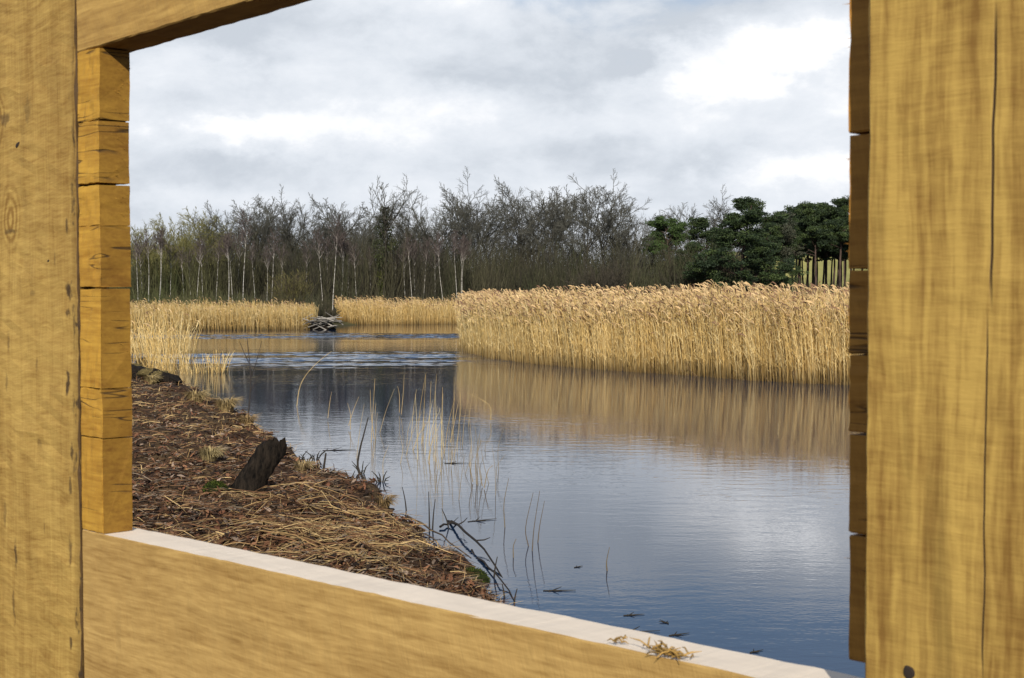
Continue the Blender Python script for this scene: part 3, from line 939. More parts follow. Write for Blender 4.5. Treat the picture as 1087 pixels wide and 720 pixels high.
def leaf_clumps(mb, C, rad, flat, n, size, cols, aspect=0.35):
    """n small leaf blades in each clump around the points C"""
    N = len(C)
    q = rng.normal(0, 1, (N, n, 3)); q = norm(q) * rng.uniform(0.25, 1.0, (N, n, 1)) ** 0.5
    q[..., 2] *= flat
    p = (C[:, None, :] + q * rad[:, None, None]).reshape(-1, 3)
    M = len(p)
    d = norm(rng.normal(0, 1, (M, 3)) + norm(q.reshape(-1, 3)) * 0.8 + np.array([0, 0, 0.35]))
    s = norm(np.cross(d, rng.normal(0, 1, (M, 3))))
    l = rng.uniform(0.6, 1.3, M)[:, None] * size
    cc = np.repeat(cols[rng.integers(0, len(cols), N)][:, None], n, 1).reshape(-1, 3) * rng.uniform(0.65, 1.35, (M, 1))
    mb.ribbons(np.stack([p - d * l * 0.5, p, p + d * l * 0.5], 1), np.array([0.4, 1.0, 0.3]) * size * aspect, s, cc)


PINE_C = np.array([[0.022, 0.038, 0.014], [0.034, 0.054, 0.018], [0.052, 0.076, 0.022], [0.026, 0.042, 0.020]])


def pine(key, H, t0, n1, r1, ang, clump, cols, rad=0.15, n=95, size=0.20, low=0.0):
    P = poly(np.array([[0, 0, -0.3]]), np.array([[rng.normal(0, 0.05), 0, 1.0]]), np.array([H * 0.97]), 12, 0.03, 0.02)
    tr, cr = MB(), MB()
    tr.tubes(P, np.linspace(1, 0.25, 12) * rad, 8)
    P1, L1 = shoots(P, np.array([H]), n1, t0, 0.99, ang, r1, 6, 0.12, 0.05, 0.6)
    tr.tubes(P1, np.linspace(1, 0.3, 6) * rad * 0.30, 4)
    P2, L2 = shoots(P1, L1, 8, 0.3, 1.0, (48, 14), 0.42, 4, 0.14, 0.06)
    cr.tubes(P2, np.array([0.03, 0.025, 0.02, 0.012]), 3, np.ones((len(P2), 3)) * np.array([0.05, 0.038, 0.03]))
    C = np.concatenate([P2[:, -1], P2[:, 2], P1[:, -1]])
    C = C[rng.uniform(0, 1, len(C)) < 0.85]
    leaf_clumps(cr, C, rng.uniform(0.35, 0.95, len(C)) * clump, 0.45, n, size, cols)
    proto(key, tr, cr, M_PINEBARK, [M_NEEDLE])


pine('pine_a', 12.0, 0.55, 18, 0.27, (62, 12), 0.80, PINE_C)
pine('pine_b', 12.0, 0.60, 16, 0.26, (58, 12), 0.80, PINE_C, rad=0.19)
pine('pine_c', 12.0, 0.16, 40, 0.32, (70, 10), 0.85, PINE_C, rad=0.2)
pine('pine_grey', 11.0, 0.48, 20, 0.32, (55, 12), 0.85, np.array([[0.055, 0.060, 0.038], [0.040, 0.048, 0.030], [0.070, 0.070, 0.045]]), n=45, size=0.2)
pine('pine_flat', 11.0, 0.62, 18, 0.34, (66, 10), 0.75, np.array([[0.05, 0.085, 0.022], [0.06, 0.10, 0.028], [0.035, 0.06, 0.02]]))
FIRST = {}


def tree(key, name, cat, px, top, y, label, group, rz=None, lean=0.0, wide=1.0, true_h=None):
    x = at(px, 312, y)[0]
    z = float(land(np.array([x]), np.array([y]))[0])
    H = at(px, top, y)[2] - z
    k = H / PROTO_H[key]
    if key in FIRST:
        root = copy_tree(FIRST[key])
    else:
        root = empty(name)
        for nm, me in zip(('trunk', 'crown'), PROTO[key]):
            o = link(bpy.data.objects.new(nm, me)); o.parent = root
        FIRST[key] = root
    root.location = (x, y, z)
    root.rotation_euler = (0, lean, rng.uniform(0, 6.28) if rz is None else rz)
    root.scale = (k * wide, k * wide, k)
    tag(root, label, cat, group)
    return root


BARE = 'bare trees along the far bank'
for a in (
    ('willow', 150, 240, 134, 'low olive-twigged willow at the left end of the far wood'),
    ('willow', 178, 234, 138, 'bushy willow with yellowish twigs above the twin birch stems'),
    ('willow', 212, 228, 140, 'rounded olive willow between the low willows and the grey canopy'),
    ('multi', 236, 224, 142, 'many-stemmed grey tree where the left wood starts to rise'),
    ('slim', 258, 212, 144, 'first tall grey tree of the left canopy hump'),
    ('ash', 284, 212, 140, 'wide feathery grey crown above the round olive bush'),
    ('oak', 312, 215, 142, 'spreading bare crown right of the round olive bush'),
    ('slim', 336, 219, 146, 'narrow bare tree above the brushwood heap'),
    ('ash', 360, 214, 146, 'bare grey tree with sky showing through, left of the ivy-clad tree'),
    ('slim', 382, 222, 150, 'thin bare tree half hidden by the ivy-clad tree'),
    ('multi', 440, 224, 142, 'low many-stemmed tree just right of the ivy-clad tree'),
    ('oak', 462, 208, 144, 'broad bare tree above the left end of the big reed bed'),
    ('ash', 488, 205, 141, 'dark upright bare tree above the reed bed corner'),
    ('oak', 516, 203, 145, 'full bare crown in the middle of the tall canopy'),
    ('ash', 548, 198, 143, 'tallest feathery crown of the middle canopy'),
    ('slim', 572, 201, 147, 'slender bare tree left of the big forked tree'),
    ('fork', 606, 199, 138, 'big forked bare tree with sky between its two stems'),
    ('oak', 642, 200, 146, 'bare tree with a wide crown arching to the right at the canopy end'),
    ('multi', 672, 226, 140, 'dark low bare tree where the tall canopy drops'),
    ('slim', 700, 232, 148, 'small bare tree in the dip before the pines'),
    ('oak', 744, 215, 158, 'pale distant bare tree rising between the flat pine and the dense pine'),
    ('ash', 768, 218, 160, 'faint bare crown touching the left flank of the dense pine'),
):
    tree(a[0], 'bare_tree', 'tree', a[1], a[2], a[3], a[4], BARE)
PN = 'pines at the right end of the wood'
tree('pine_flat', 'pine_tree', 'tree', 714, 233, 142, 'small pine with a flat light green crown', PN)
tree('pine_c', 'pine_tree', 'tree', 784, 213, 127, 'large dense dark pine with foliage in tiers almost to the ground', PN, wide=1.3, rz=1.4)
tree('pine_c', 'pine_tree', 'tree', 752, 234, 136, 'lower dark pine leaning out of the left flank of the large dense pine', PN, wide=1.1, rz=3.6)
tree('pine_c', 'pine_tree', 'tree', 812, 240, 139, 'short dark pine filling the gap below the grey-green round crown', PN, wide=1.0, rz=0.4)
tree('pine_grey', 'pine_tree', 'tree', 832, 229, 140, 'grey-green round-crowned pine beside the dense pine', PN, wide=1.0)
tree('pine_b', 'pine_tree', 'tree', 843, 217, 152, 'pine whose dark tuft shows above the grey-green round crown', PN)
tree('pine_a', 'pine_tree', 'tree', 868, 217, 139, 'bare-trunked pine with a dark crown left of the pine by the frame', PN)
tree('pine_b', 'pine_tree', 'tree', 890, 213, 141, 'tallest bare-trunked pine next to the right edge of the opening', PN, rz=2.0)
tree('pine_a', 'pine_tree', 'tree', 912, 214, 146, 'pine standing half behind the cut boards of the screen', PN, rz=1.0)
tree('pine_b', 'pine_tree', 'tree', 856, 224, 158, 'thin pine trunk set back between the bare-trunked pines', PN, rz=4.0)
tree('pine_a', 'pine_tree', 'tree', 822, 226, 156, 'shaded pine behind the right flank of the dense pine', PN, rz=3.0)
tree('pine_b', 'pine_tree', 'tree', 878, 222, 160, 'distant pine trunk seen against the yellow-green field', PN, rz=5.2)
tree('pine_a', 'pine_tree', 'tree', 940, 216, 142, 'pine hidden in part by the right-hand post', PN, rz=5.0)
for px, top, y in ((826, 232, 166), (840, 236, 170), (850, 234, 174), (862, 230, 168), (872, 234, 176), (884, 228, 170), (896, 230, 174), (906, 228, 166), (925, 226, 172), (818, 238, 178), (832, 240, 180), (846, 238, 164), (867, 240, 182), (890, 238, 180), (901, 238, 184), (848, 236, 150), (854, 238, 162), (859, 240, 153), (865, 238, 172), (875, 238, 155), (881, 240, 164), (887, 236, 151), (893, 240, 158), (898, 238, 168), (904, 236, 154)):
    tree('pine_b', 'pine_tree', 'tree', px, top, y, 'slender shaded pine in the back ranks seen against the yellow-green field', 'back ranks of the pines')
BI = 'white-stemmed birches along the far bank'
ONES = 'first second third fourth fifth sixth seventh eighth ninth tenth eleventh twelfth thirteenth fourteenth fifteenth sixteenth seventeenth eighteenth nineteenth twentieth'.split()
ordinal = ONES + ['twenty-' + w for w in ONES[:9]] + ['thirtieth'] + ['thirty-' + w for w in ONES[:9]]
birches = [(146, 250, 127, 'a', -0.04), (158, 244, 124, 'b', 0.03), (167, 242, 125, 'c', 0.0), (196, 262, 130, 'a', 0.02), (209, 250, 127, 'b', 0.03), (216, 256, 129, 'a', -0.03), (241, 246, 125, 'c', 0.02), (246, 248, 127, 'b', -0.03),
           (258, 222, 124, 'a', 0.01), (282, 260, 128, 'b', -0.05), (288, 242, 124, 'a', 0.0), (342, 242, 129, 'b', 0.02), (353, 228, 126, 'a', 0.02), (360, 246, 130, 'c', 0.0), (368, 254, 132, 'b', -0.03), (438, 248, 129, 'a', 0.03),
           (441, 254, 131, 'b', 0.0), (449, 252, 130, 'a', 0.02), (472, 246, 127, 'b', -0.10), (485, 244, 128, 'a', 0.0), (491, 250, 127, 'c', 0.08),
           (151, 256, 131, 'b', 0.0), (181, 258, 129, 'a', 0.02), (203, 264, 132, 'b', -0.02), (229, 252, 129, 'a', 0.01), (252, 244, 131, 'b', 0.02), (271, 256, 130, 'a', 0.02), (299, 258, 131, 'b', 0.0), (326, 256, 130, 'a', -0.02), (349, 250, 131, 'a', -0.01),
           (379, 258, 129, 'a', 0.03), (392, 262, 131, 'b', -0.02), (418, 262, 131, 'a', 0.0), (430, 258, 130, 'b', 0.02), (461, 260, 131, 'a', -0.02)]
birches.sort()
for i, (px, top, y, kk, lean) in enumerate(birches):
    what = ('leaning' if abs(lean) >= 0.08 else 'twin-stemmed' if kk == 'c' else 'slim')
    tree('birch_' + kk, 'birch_tree', 'birch', px, top, y, f'{what} white birch stem, {ordinal[i]} from the left along the far shore', BI, lean=lean)


def ivy_tree():
    y, px = 130, 404
    x = at(px, 312, y)[0]; z = float(land(np.array([x]), np.array([y]))[0])
    root = empty('ivy_tree', (x, y, z))
    tag(root, 'ivy-wrapped tree whose sparse bare top rises above the canopy', 'tree')
    for nm, me in zip(('trunk', 'crown'), PROTO['open']):
        o = link(bpy.data.objects.new(nm, me)); o.parent = root
        s = (at(px, 195, y)[2] - z) / PROTO_H['open']
        o.scale = (s, s, s)
    top = at(px, 222, y)[2] - z
    mb = MB()
    hs = np.concatenate([rng.uniform(0.6, 4.2, 34), rng.uniform(4.2, top, 56)])
    rr = np.interp(hs, [0, 3.0, 4.6, 6.0, 7.2, top], [0.15, 0.25, 0.4, 1.5, 1.3, 0.3])
    a = rng.uniform(0, 6.28, 90)
    C = np.stack([np.cos(a) * rr * rng.uniform(0, 1, 90) + np.interp(hs, [0, 6, top], [0, 0.15, 0.5]), np.sin(a) * rr * 0.8, hs], 1)
    low = hs < 4.2
    leaf_clumps(mb, C[low], rng.uniform(0.25, 0.45, low.sum()), 1.0, 40, 0.12, np.array([[0.10, 0.11, 0.025], [0.07, 0.08, 0.022]]), 0.8)
    leaf_clumps(mb, C[~low], rng.uniform(0.3, 0.6, (~low).sum()), 0.8, 70, 0.13, np.array([[0.035, 0.044, 0.016], [0.048, 0.058, 0.02], [0.028, 0.034, 0.016]]), 0.7)
    mb.build('ivy', M_NEEDLE, root)


ivy_tree()


def bush(px, y, h, r, label, cols, n=60, name='shrub'):
    x = at(px, 312, y)[0]; z = float(land(np.array([x]), np.array([y]))[0])
    root = empty(name, (x, y, z)); tag(root, label, 'shrub')
    st = MB(); a = rng.uniform(0, 6.28, n); sp = rng.uniform(0, 1, n) ** 0.5
    P = poly(np.stack([np.cos(a) * 0.2, np.sin(a) * 0.2, np.full(n, -0.1)], 1), np.stack([np.cos(a) * sp * r / h * 1.2, np.sin(a) * sp * r / h * 1.2, np.ones(n)], 1), rng.uniform(0.7, 1.05, n) * h, 5, 0.08, 0.0)
    st.tubes(P, np.array([0.03, 0.025, 0.02, 0.015, 0.01]), 4, np.ones((n, 3)) * np.array([0.06, 0.05, 0.035]))
    P2, L2 = shoots(P, np.full(n, h), 10, 0.3, 1.0, (35, 12), 0.22, 4, 0.12, 0.06)
    cols = np.array(cols)
    tw = MB(); tw.tubes(P2, np.array([0.016, 0.014, 0.012, 0.008]), 3, cols[rng.integers(0, len(cols), len(P2))] * rng.uniform(0.7, 1.2, (len(P2), 1)))
    P3, L3 = shoots(P2, L2, 4, 0.2, 1.0, (35, 12), 0.5, 3, 0.1, 0.05)
    tw.tubes(P3, np.array([0.011, 0.009, 0.006]), 3, cols[rng.integers(0, len(cols), len(P3))] * rng.uniform(0.7, 1.2, (len(P3), 1)))
    st.build('stems', M_TWIG, root); tw.build('crown', M_TWIG, root)


bush(310, 122, 4.2, 1.9, 'round olive-brown bush on the far shore behind the low reeds', [(0.10, 0.09, 0.035), (0.08, 0.065, 0.035), (0.13, 0.12, 0.04)])
bush(344, 117, 1.5, 2.2, 'dark low bush directly behind the brushwood heap', [(0.045, 0.042, 0.026), (0.06, 0.05, 0.03)], 70)
bush(735, 131, 5.2, 3.0, 'wide leafless thorn bush behind the reeds below the flat pine', [(0.065, 0.055, 0.04), (0.05, 0.045, 0.033)], 90)
bush(640, 128, 5.4, 2.4, 'dark leafless bush below the canopy end, right of the forked tree', [(0.06, 0.05, 0.036), (0.045, 0.04, 0.03)], 80)


def thicket():
    mb = MB()
    nb = 1500
    px = rng.uniform(60, 985, nb); y = rng.uniform(129, 172, nb)
    hmax = np.interp(px, [60, 140, 230, 300, 400, 470, 560, 640, 700, 770, 805, 825, 900, 985], [5.6, 6.4, 7.6, 7.8, 7.4, 7.2, 6.8, 7.0, 7.6, 7.2, 5.6, 3.4, 3.1, 3.1])
    x = np.array([at(a, 312, b)[0] for a, b in zip(px, y)])
    h = hmax * rng.uniform(0.55, 1.1, nb)
    nf = 420                                         # low scrub along the front edge, among the birch feet
    pf = rng.uniform(95, 500, nf); yf = np.where(pf < 335, rng.uniform(113, 128, nf), rng.uniform(126, 131, nf))
    px = np.concatenate([px, pf]); x = np.concatenate([x, np.array([at(a, 312, b)[0] for a, b in zip(pf, yf)])]); y = np.concatenate([y, yf])
    h = np.concatenate([h, rng.uniform(0.9, 2.7, nf)]); nb += nf
    m = 34
    bx = np.repeat(x, m) + rng.normal(0, 0.5, nb * m); by = np.repeat(y, m) + rng.normal(0, 0.5, nb * m)
    z = land(bx, by)
    hh = np.repeat(h, m) * rng.uniform(0.55, 1.12, nb * m)
    D = np.stack([rng.normal(0, 0.20, nb * m), rng.normal(0, 0.2, nb * m), np.ones(nb * m)], 1)
    P = poly(np.stack([bx, by, z - 0.1], 1), D, hh, 5, 0.08, 0.02)
    cb = np.array([[0.040, 0.036, 0.022], [0.038, 0.041, 0.019], [0.026, 0.023, 0.017], [0.056, 0.052, 0.029]])
    cc = np.repeat(cb[rng.integers(0, 4, nb)], m, 0) * rng.uniform(0.6, 1.3, (nb * m, 1))
    left = sst(-np.repeat(px, m), -330, -180)[:, None]
    cc = cc * (1 + left * np.array([0.25, 0.35, 0.0]))
    mb.ribbons(P, rng.uniform(0.7, 1.4, nb * m)[:, None] * np.array([0.045, 0.036, 0.028, 0.020, 0.010]), norm(np.stack([np.ones(nb * m), rng.normal(0, 0.6, nb * m), np.zeros(nb * m)], 1)), cc)
    sel = rng.uniform(0, 1, nb * m) < 0.6
    P2, L2 = shoots(P[sel], hh[sel], 3, 0.3, 1.0, (32, 12), 0.24, 3, 0.1, 0.06)
    mb.ribbons(P2, np.array([0.022, 0.018, 0.008]), norm(np.stack([np.ones(len(P2)), rng.normal(0, 0.6, len(P2)), rng.normal(0, 0.4, len(P2))], 1)), np.repeat(cc[sel], 3, 0) * rng.uniform(0.7, 1.4, (len(P2), 1)))
    tag(mb.build('thicket', M_TWIG), 'dark tangled undergrowth filling the foot of the far wood', 'undergrowth', kind='stuff')


thicket()


def deep_wood():
    """the rest of the wood behind the front rank: bare tops that read as one grey mass"""
    mb = MB()
    for i in range(104):
        px = rng.uniform(70, 720); y = rng.uniform(150, 185)
        if px > 430 and px < 680: top = rng.uniform(218, 240)
        elif px > 245 and px < 430: top = rng.uniform(217, 238)
        elif px <= 245: top = rng.uniform(228, 250) - (px - 245) * 0.05
        else: top = rng.uniform(236, 250)
        x = at(px, 312, y)[0]; H = at(px, top, y)[2] - 0.6
        P = poly(np.array([[x, y, 0.3]]), np.array([[rng.normal(0, 0.05), 0, 1.0]]), np.array([H * 0.62]), 9, 0.05, 0.03)
        c = np.array([0.066, 0.064, 0.053]) if px > 240 else np.array([0.095, 0.088, 0.045])
        mb.tubes(P, np.linspace(1, 0.15, 9) * 0.14, 5, c[None] * 0.6)
        P1, L1 = shoots(P, np.array([H]), 14, 0.38, 1.0, (42, 12), 0.46, 5, 0.08, 0.04, 0.25)
        mb.tubes(P1, np.linspace(0.05, 0.016, 5), 3, np.repeat(c[None] * 0.8, len(P1), 0))
        P2, L2 = shoots(P1, L1, 7, 0.2, 1.0, (38, 12), 0.5, 4, 0.08, 0.03)
        mb.ribbons(P2, np.array([0.035, 0.03, 0.024, 0.014]), norm(rng.normal(0, 1, (len(P2), 3)) * np.array([1, 0.3, 0.3])), c * rng.uniform(0.7, 1.2, (len(P2), 1)))
        P3, L3 = shoots(P2, L2, 8, 0.15, 1.0, (36, 12), 0.55, 3, 0.08, 0.02)
        mb.ribbons(P3, np.array([0.02, 0.017, 0.009]), norm(rng.normal(0, 1, (len(P3), 3)) * np.array([1, 0.3, 0.3])), c * rng.uniform(0.8, 1.4, (len(P3), 1)))
    tag(mb.build('woodland', M_TWIG), 'grey mass of bare treetops deep in the far wood', 'woodland', kind='stuff')


deep_wood()


# ------------------------------------------------------------------ the bank
def litter():
    mb = MB()

    def spots(n, y0, y1, k0=-0.30, k1=0.06, keep=0.03):
        y = 1 / rng.uniform(1 / y1, 1 / y0, n)
        x = y * rng.uniform(k0, k1, n)
        s = signed(x, y)
        ok = s > keep
        return x[ok], y[ok], s[ok]
    cs = np.array([[0.44, 0.31, 0.145], [0.31, 0.20, 0.088], [0.17, 0.090, 0.045], [0.055, 0.030, 0.017], [0.028, 0.017, 0.012], [0.18, 0.14, 0.10]])
    # stalks of flattened reed
    x, y, s = spots(32000, 7.5, 46)
    n = len(x)
    zone = wav(x, y, 51, 2.2) * 0.6 + wav(x, y, 52, 0.8) * 0.4
    pale = np.clip(0.10 + 0.36 * zone + 0.30 * np.exp(-((x + 1.9) ** 2 + ((y - 13) * 0.6) ** 2) / 3) + 0.62 * sst(y, 19.5, 23) * (1 - sst(y, 30, 36)), 0.03, 0.97)
    ci = np.where(rng.uniform(0, 1, n) < pale, rng.integers(0, 3, n), rng.integers(2, 6, n))
    C = cs[ci] * rng.uniform(0.45, 1.2, (n, 1))
    a = rng.normal(0.3, 1.1, n)
    L = rng.uniform(0.05, 0.30, n) * np.where(rng.uniform(0, 1, n) < 0.12, 2.0, 1.0)
    z = land(x, y)
    lift = rng.uniform(0.0, 0.07, n)
    d = np.stack([np.cos(a), np.sin(a), rng.normal(0, 0.16, n)], 1) * (L * 0.5)[:, None]
    c0 = np.stack([x, y, z + lift], 1)
    P = np.stack([c0 - d, c0 + np.stack([np.zeros(n), np.zeros(n), L * 0.08], 1), c0 + d], 1)
    sd = norm(np.stack([-np.sin(a) * 0.7, np.cos(a) * 0.7, rng.uniform(0.3, 1.0, n)], 1))
    w = rng.uniform(0.003, 0.009, n) * np.interp(y, [8, 40], [0.9, 2.2])
    mb.ribbons(P, w[:, None] * np.array([0.8, 1.0, 0.5]), sd, C)
    # long pale stalks trampled flat near the front
    n = 420
    q = np.array([on_level(a, b, 0.45)[:2] for a, b in zip(rng.normal(340, 60, n), rng.normal(562, 24, n))])
    ok = signed(q[:, 0], q[:, 1]) > 0.25; q = q[ok]; n = len(q)
    a = np.where(rng.uniform(0, 1, n) < 0.6, rng.normal(0.55, 0.3, n), rng.uniform(0, 3.1, n)); L = rng.uniform(0.25, 0.8, n)
    dx = np.stack([np.cos(a), np.sin(a)], 1) * (L * 0.5)[:, None]
    e0, e1 = q - dx, q + dx
    up_ = rng.uniform(0.03, 0.10, n)
    P = np.stack([np.c_[e0, land(e0[:, 0], e0[:, 1]) + up_], np.c_[q, land(q[:, 0], q[:, 1]) + up_ + 0.02], np.c_[e1, land(e1[:, 0], e1[:, 1]) + up_ * 0.5]], 1)
    ok = (signed(e0[:, 0], e0[:, 1]) > 0.05) & (signed(e1[:, 0], e1[:, 1]) > 0.05)
    mb.tubes(P[ok], np.array([0.0042, 0.0042, 0.003]), 5, (cs[rng.integers(0, 3, n)] * rng.uniform(0.45, 1.15, (n, 1)))[ok])
    # dead leaves and bits
    x, y, s = spots(64000, 7.5, 40)
    n = len(x)
    z = land(x, y) + rng.uniform(0.0, 0.035, n)
    a = rng.uniform(0, 6.28, n); L = rng.uniform(0.015, 0.05, n)
    d = np.stack([np.cos(a), np.sin(a), rng.normal(0, 0.5, n)], 1) * L[:, None]
    c0 = np.stack([x, y, z], 1)
    P = np.stack([c0 - d, c0 + np.array([0, 0, 0.006]), c0 + d], 1)
    sd = norm(np.stack([-np.sin(a), np.cos(a), rng.normal(0, 0.6, n)], 1))
    cl = np.array([[0.14, 0.062, 0.034], [0.082, 0.040, 0.022], [0.20, 0.10, 0.054], [0.028, 0.018, 0.013], [0.24, 0.175, 0.13]])
    C = cl[rng.integers(0, 5, n)] * rng.uniform(0.5, 1.2, (n, 1))
    mb.ribbons(P, L[:, None] * np.array([0.3, 1.0, 0.2]), sd, C)
    # dry blades that stand up, thicker on the far hump and along the edge
    x, y, s = spots(26000, 8.5, 44, keep=0.02)
    keep = rng.uniform(0, 1, len(x)) < np.clip(0.10 + 0.5 * sst(y, 19, 26) + 0.65 * np.exp(-s / 0.30) + 0.12 * wav(x, y, 55, 1.2), 0.03, 0.8)
    x, y = x[keep], y[keep]; n = len(x)
    a = rng.uniform(0, 6.28, n); L = rng.uniform(0.06, 0.22, n)
    c0 = np.stack([x, y, land(x, y) - 0.01], 1)
    o = np.stack([np.cos(a), np.sin(a), np.zeros(n)], 1)
    P = np.stack([c0, c0 + o * (L * 0.25)[:, None] + np.array([0, 0, 1.0]) * (L * 0.55)[:, None], c0 + o * (L * 0.8)[:, None] + np.array([0, 0, 1.0]) * (L * 0.6)[:, None]], 1)
    mb.ribbons(P, rng.uniform(0.003, 0.008, n)[:, None] * np.array([1, 0.9, 0.3]) * np.interp(y, [8, 40], [0.9, 2.0])[:, None], norm(np.stack([-np.sin(a), np.cos(a), np.full(n, 0.2)], 1)), cs[rng.integers(0, 4, n)] * rng.uniform(0.6, 1.2, (n, 1)))
    tag(mb.build('straw_litter', M_LITTER), 'flattened straw, dead leaves and bits covering the bank', 'straw litter', kind='stuff')


litter()


def on_bank(px, py, zg=0.4):
    """where the line of sight through a photo pixel meets the bank"""
    for _ in range(25):
        p = on_level(px, py, zg)
        zg = 0.5 * zg + 0.5 * float(land(p[:1], p[1:2])[0])
    return on_level(px, py, zg)


def lump(mb, cen, rx, ry, rz, n=18, k=12, noise=0.15, seed=0, col=(0.03, 0.025, 0.02), col2=None):
    """an uneven closed body of quads"""
    th = np.linspace(0, 2 * math.pi, n, endpoint=False); ph = np.linspace(0.05, math.pi - 0.05, k)
    T, Ph = np.meshgrid(th, ph, indexing='ij')
    X, Y, Z = np.cos(T) * np.sin(Ph), np.sin(T) * np.sin(Ph), np.cos(Ph)
    f = 1 + noise * wav(X * 2 + 5 * Z, Y * 2 + 3 * Z, seed + 90, 2.0) + noise * 0.5 * wav(X * 2 - 3 * Z, Y * 2, seed + 91, 0.7)
    V = np.stack([X * rx * f, Y * ry * f, Z * rz * f], -1) + np.array(cen)
    idx = np.arange(n * k).reshape(n, k); nx = np.roll(idx, -1, 0)
    mb.add(V, np.stack([idx[:, :-1], idx[:, 1:], nx[:, 1:], nx[:, :-1]], -1), np.broadcast_to(np.array(col), (n * k, 3)))


M_CHAR = bark_mat('charred_rotten_wood', (0.003, 0.0026, 0.0022), (0.024, 0.018, 0.013), (26, 26, 6), 0.85)
M_MOSS = tint_mat('moss', 0.95, 0.3, 30, 0.1)
MOSS_C = np.array([[0.030, 0.042, 0.008], [0.055, 0.070, 0.012], [0.016, 0.022, 0.006]])


def moss_pad(mb, cen, rx, ry, rz, n, seed=0, cols=MOSS_C):
    q = norm(rng.normal(0, 1, (n, 3))); q[:, 2] = np.abs(q[:, 2])
    p = np.array(cen) + q * np.array([rx, ry, rz]) * rng.uniform(0.85, 1.05, (n, 1))
    d = norm(q + rng.normal(0, 0.5, (n, 3))); l = rng.uniform(0.012, 0.03, n)[:, None]
    s = norm(np.cross(d, rng.normal(0, 1, (n, 3))))
    mb.ribbons(np.stack([p - d * l, p, p + d * l], 1), np.array([0.010, 0.009, 0.002]), s, cols[rng.integers(0, len(cols), n)] * rng.uniform(0.6, 1.3, (n, 1)))
    lump(mb, cen, rx * 0.97, ry * 0.97, rz * 0.93, seed=seed, col=cols[2])


def stump():
    p = on_bank(257, 528)
    k = p[1] / F
    root = empty('tree_stump', tuple(p))
    tag(root, 'black rotten stump leaning towards the water on the straw bank', 'stump')
    mb = MB()
    # a leaning broken trunk: rings from the foot to the jagged top
    K, n = 14, 22
    P = []
    for i, t in enumerate(np.linspace(0, 1, K)):
        cx = np.interp(t, [0, 0.4, 1.0], [0.0, 9.0, 38.0]) * k
        cz = np.interp(t, [0, 1], [-8, 60]) * k
        wx = np.interp(t, [0, 0.2, 0.6, 0.85, 1], [28, 18, 14, 14.5, 10]) * k
        wy = np.interp(t, [0, 0.2, 1], [20, 13, 9]) * k
        for j in range(n):
            a = j * 2 * math.pi / n
            f = 1 + 0.10 * math.sin(3 * a + 2.1 * t) + 0.07 * math.sin(7 * a + 5 * t) + rng.normal(0, 0.035)
            jag = (rng.uniform(-7, 5) + 5 * math.cos(a)) * k if i == K - 1 else 0
            P.append((cx + math.cos(a) * wx * f, math.sin(a) * wy * f, cz + jag - math.cos(a) * wx * 0.35 * t))
    cx, cz = 37 * k, 56 * k
    V = np.array(P)
    idx = np.arange(K * n).reshape(K, n); nx = np.roll(idx, -1, 1)
    mb.add(V, np.stack([idx[:-1], nx[:-1], nx[1:], idx[1:]], -1))
    # hollow top
    rim = V[-n:]; inn = rim * 0.35 + np.array([cx, 0, cz - 8 * k]) * 0.65
    VV = np.concatenate([rim, inn]); ii = np.arange(n); jj = np.roll(ii, -1)
    mb.add(VV, np.stack([ii, jj, jj + n, ii + n], -1))
    mb.add(np.concatenate([inn, np.array([[cx, 0, cz - 14 * k]])]), np.stack([ii, jj, np.full(n, n), np.full(n, n)], -1)[:, [0, 1, 2, 2]] if False else np.stack([ii[::2], jj[::2], np.roll(ii, -2)[::2], np.full(n // 2, n)], -1))
    mb.build('trunk', M_CHAR, root, True)
    for (a, l, w) in ((-2.9, 0.36, 0.06), (-0.5, 0.30, 0.05), (2.6, 0.30, 0.055), (-1.6, 0.25, 0.05)):
        rt = MB()
        q = np.array([[0.10 * math.cos(a), 0.10 * math.sin(a), 0.10], [l * 0.6 * math.cos(a), l * 0.6 * math.sin(a), 0.03], [l * math.cos(a + 0.2), l * math.sin(a + 0.2), -0.04]])
        rt.tubes(q[None], np.array([w, w * 0.7, w * 0.3]), 8)
        rt.build('root', M_CHAR, root, True)
    ms = MB()
    moss_pad(ms, (-27 * k, -0.10, 4 * k), 14 * k, 12 * k, 14 * k, 1500, 3)
    ms.build('moss', M_MOSS, root)


stump()


def log():
    a, b = on_bank(120, 402, 0.3), on_bank(192, 411, 0.3)
    a[2] += 0.24; b[2] += 0.12
    mb = MB()
    K = 9
    t = np.linspace(0, 1, K)[:, None]
    P = a * (1 - t) + b * t + rng.normal(0, 0.025, (K, 3))
    root = empty('fallen_log', tuple(a))
    tag(root, 'dark mossy log lying at the left water edge of the bank', 'log')
    mb.tubes((P - a)[None], np.array([0.24, 0.24, 0.23, 0.22, 0.22, 0.2, 0.19, 0.17, 0.10]), 12)
    mb.v[-1] = mb.v[-1] + rng.normal(0, 0.022, mb.v[-1].shape)
    mb.build('trunk', M_CHAR, root, True)
    ms = MB()
    for i in (1, 2, 3, 5, 6):
        moss_pad(ms, (P[i] - a) + np.array([rng.normal(0, 0.10), 0.02, 0.12]), rng.uniform(0.16, 0.32), 0.16, rng.uniform(0.07, 0.12), 300, i, np.array([[0.16, 0.13, 0.05], [0.30, 0.23, 0.10], [0.09, 0.07, 0.03]]))
    ms.build('moss', M_MOSS, root)
    c = on_bank(152, 392, 0.3)
    l2 = MB(); lump(l2, (0, 0, 0.12), 0.26, 0.2, 0.30, noise=0.2, seed=5)
    o = l2.build('tree_stump', M_CHAR, smooth=True); o.location = tuple(c)
    tag(o, 'low dark broken stump behind the mossy log beside the reed clump', 'stump')


log()


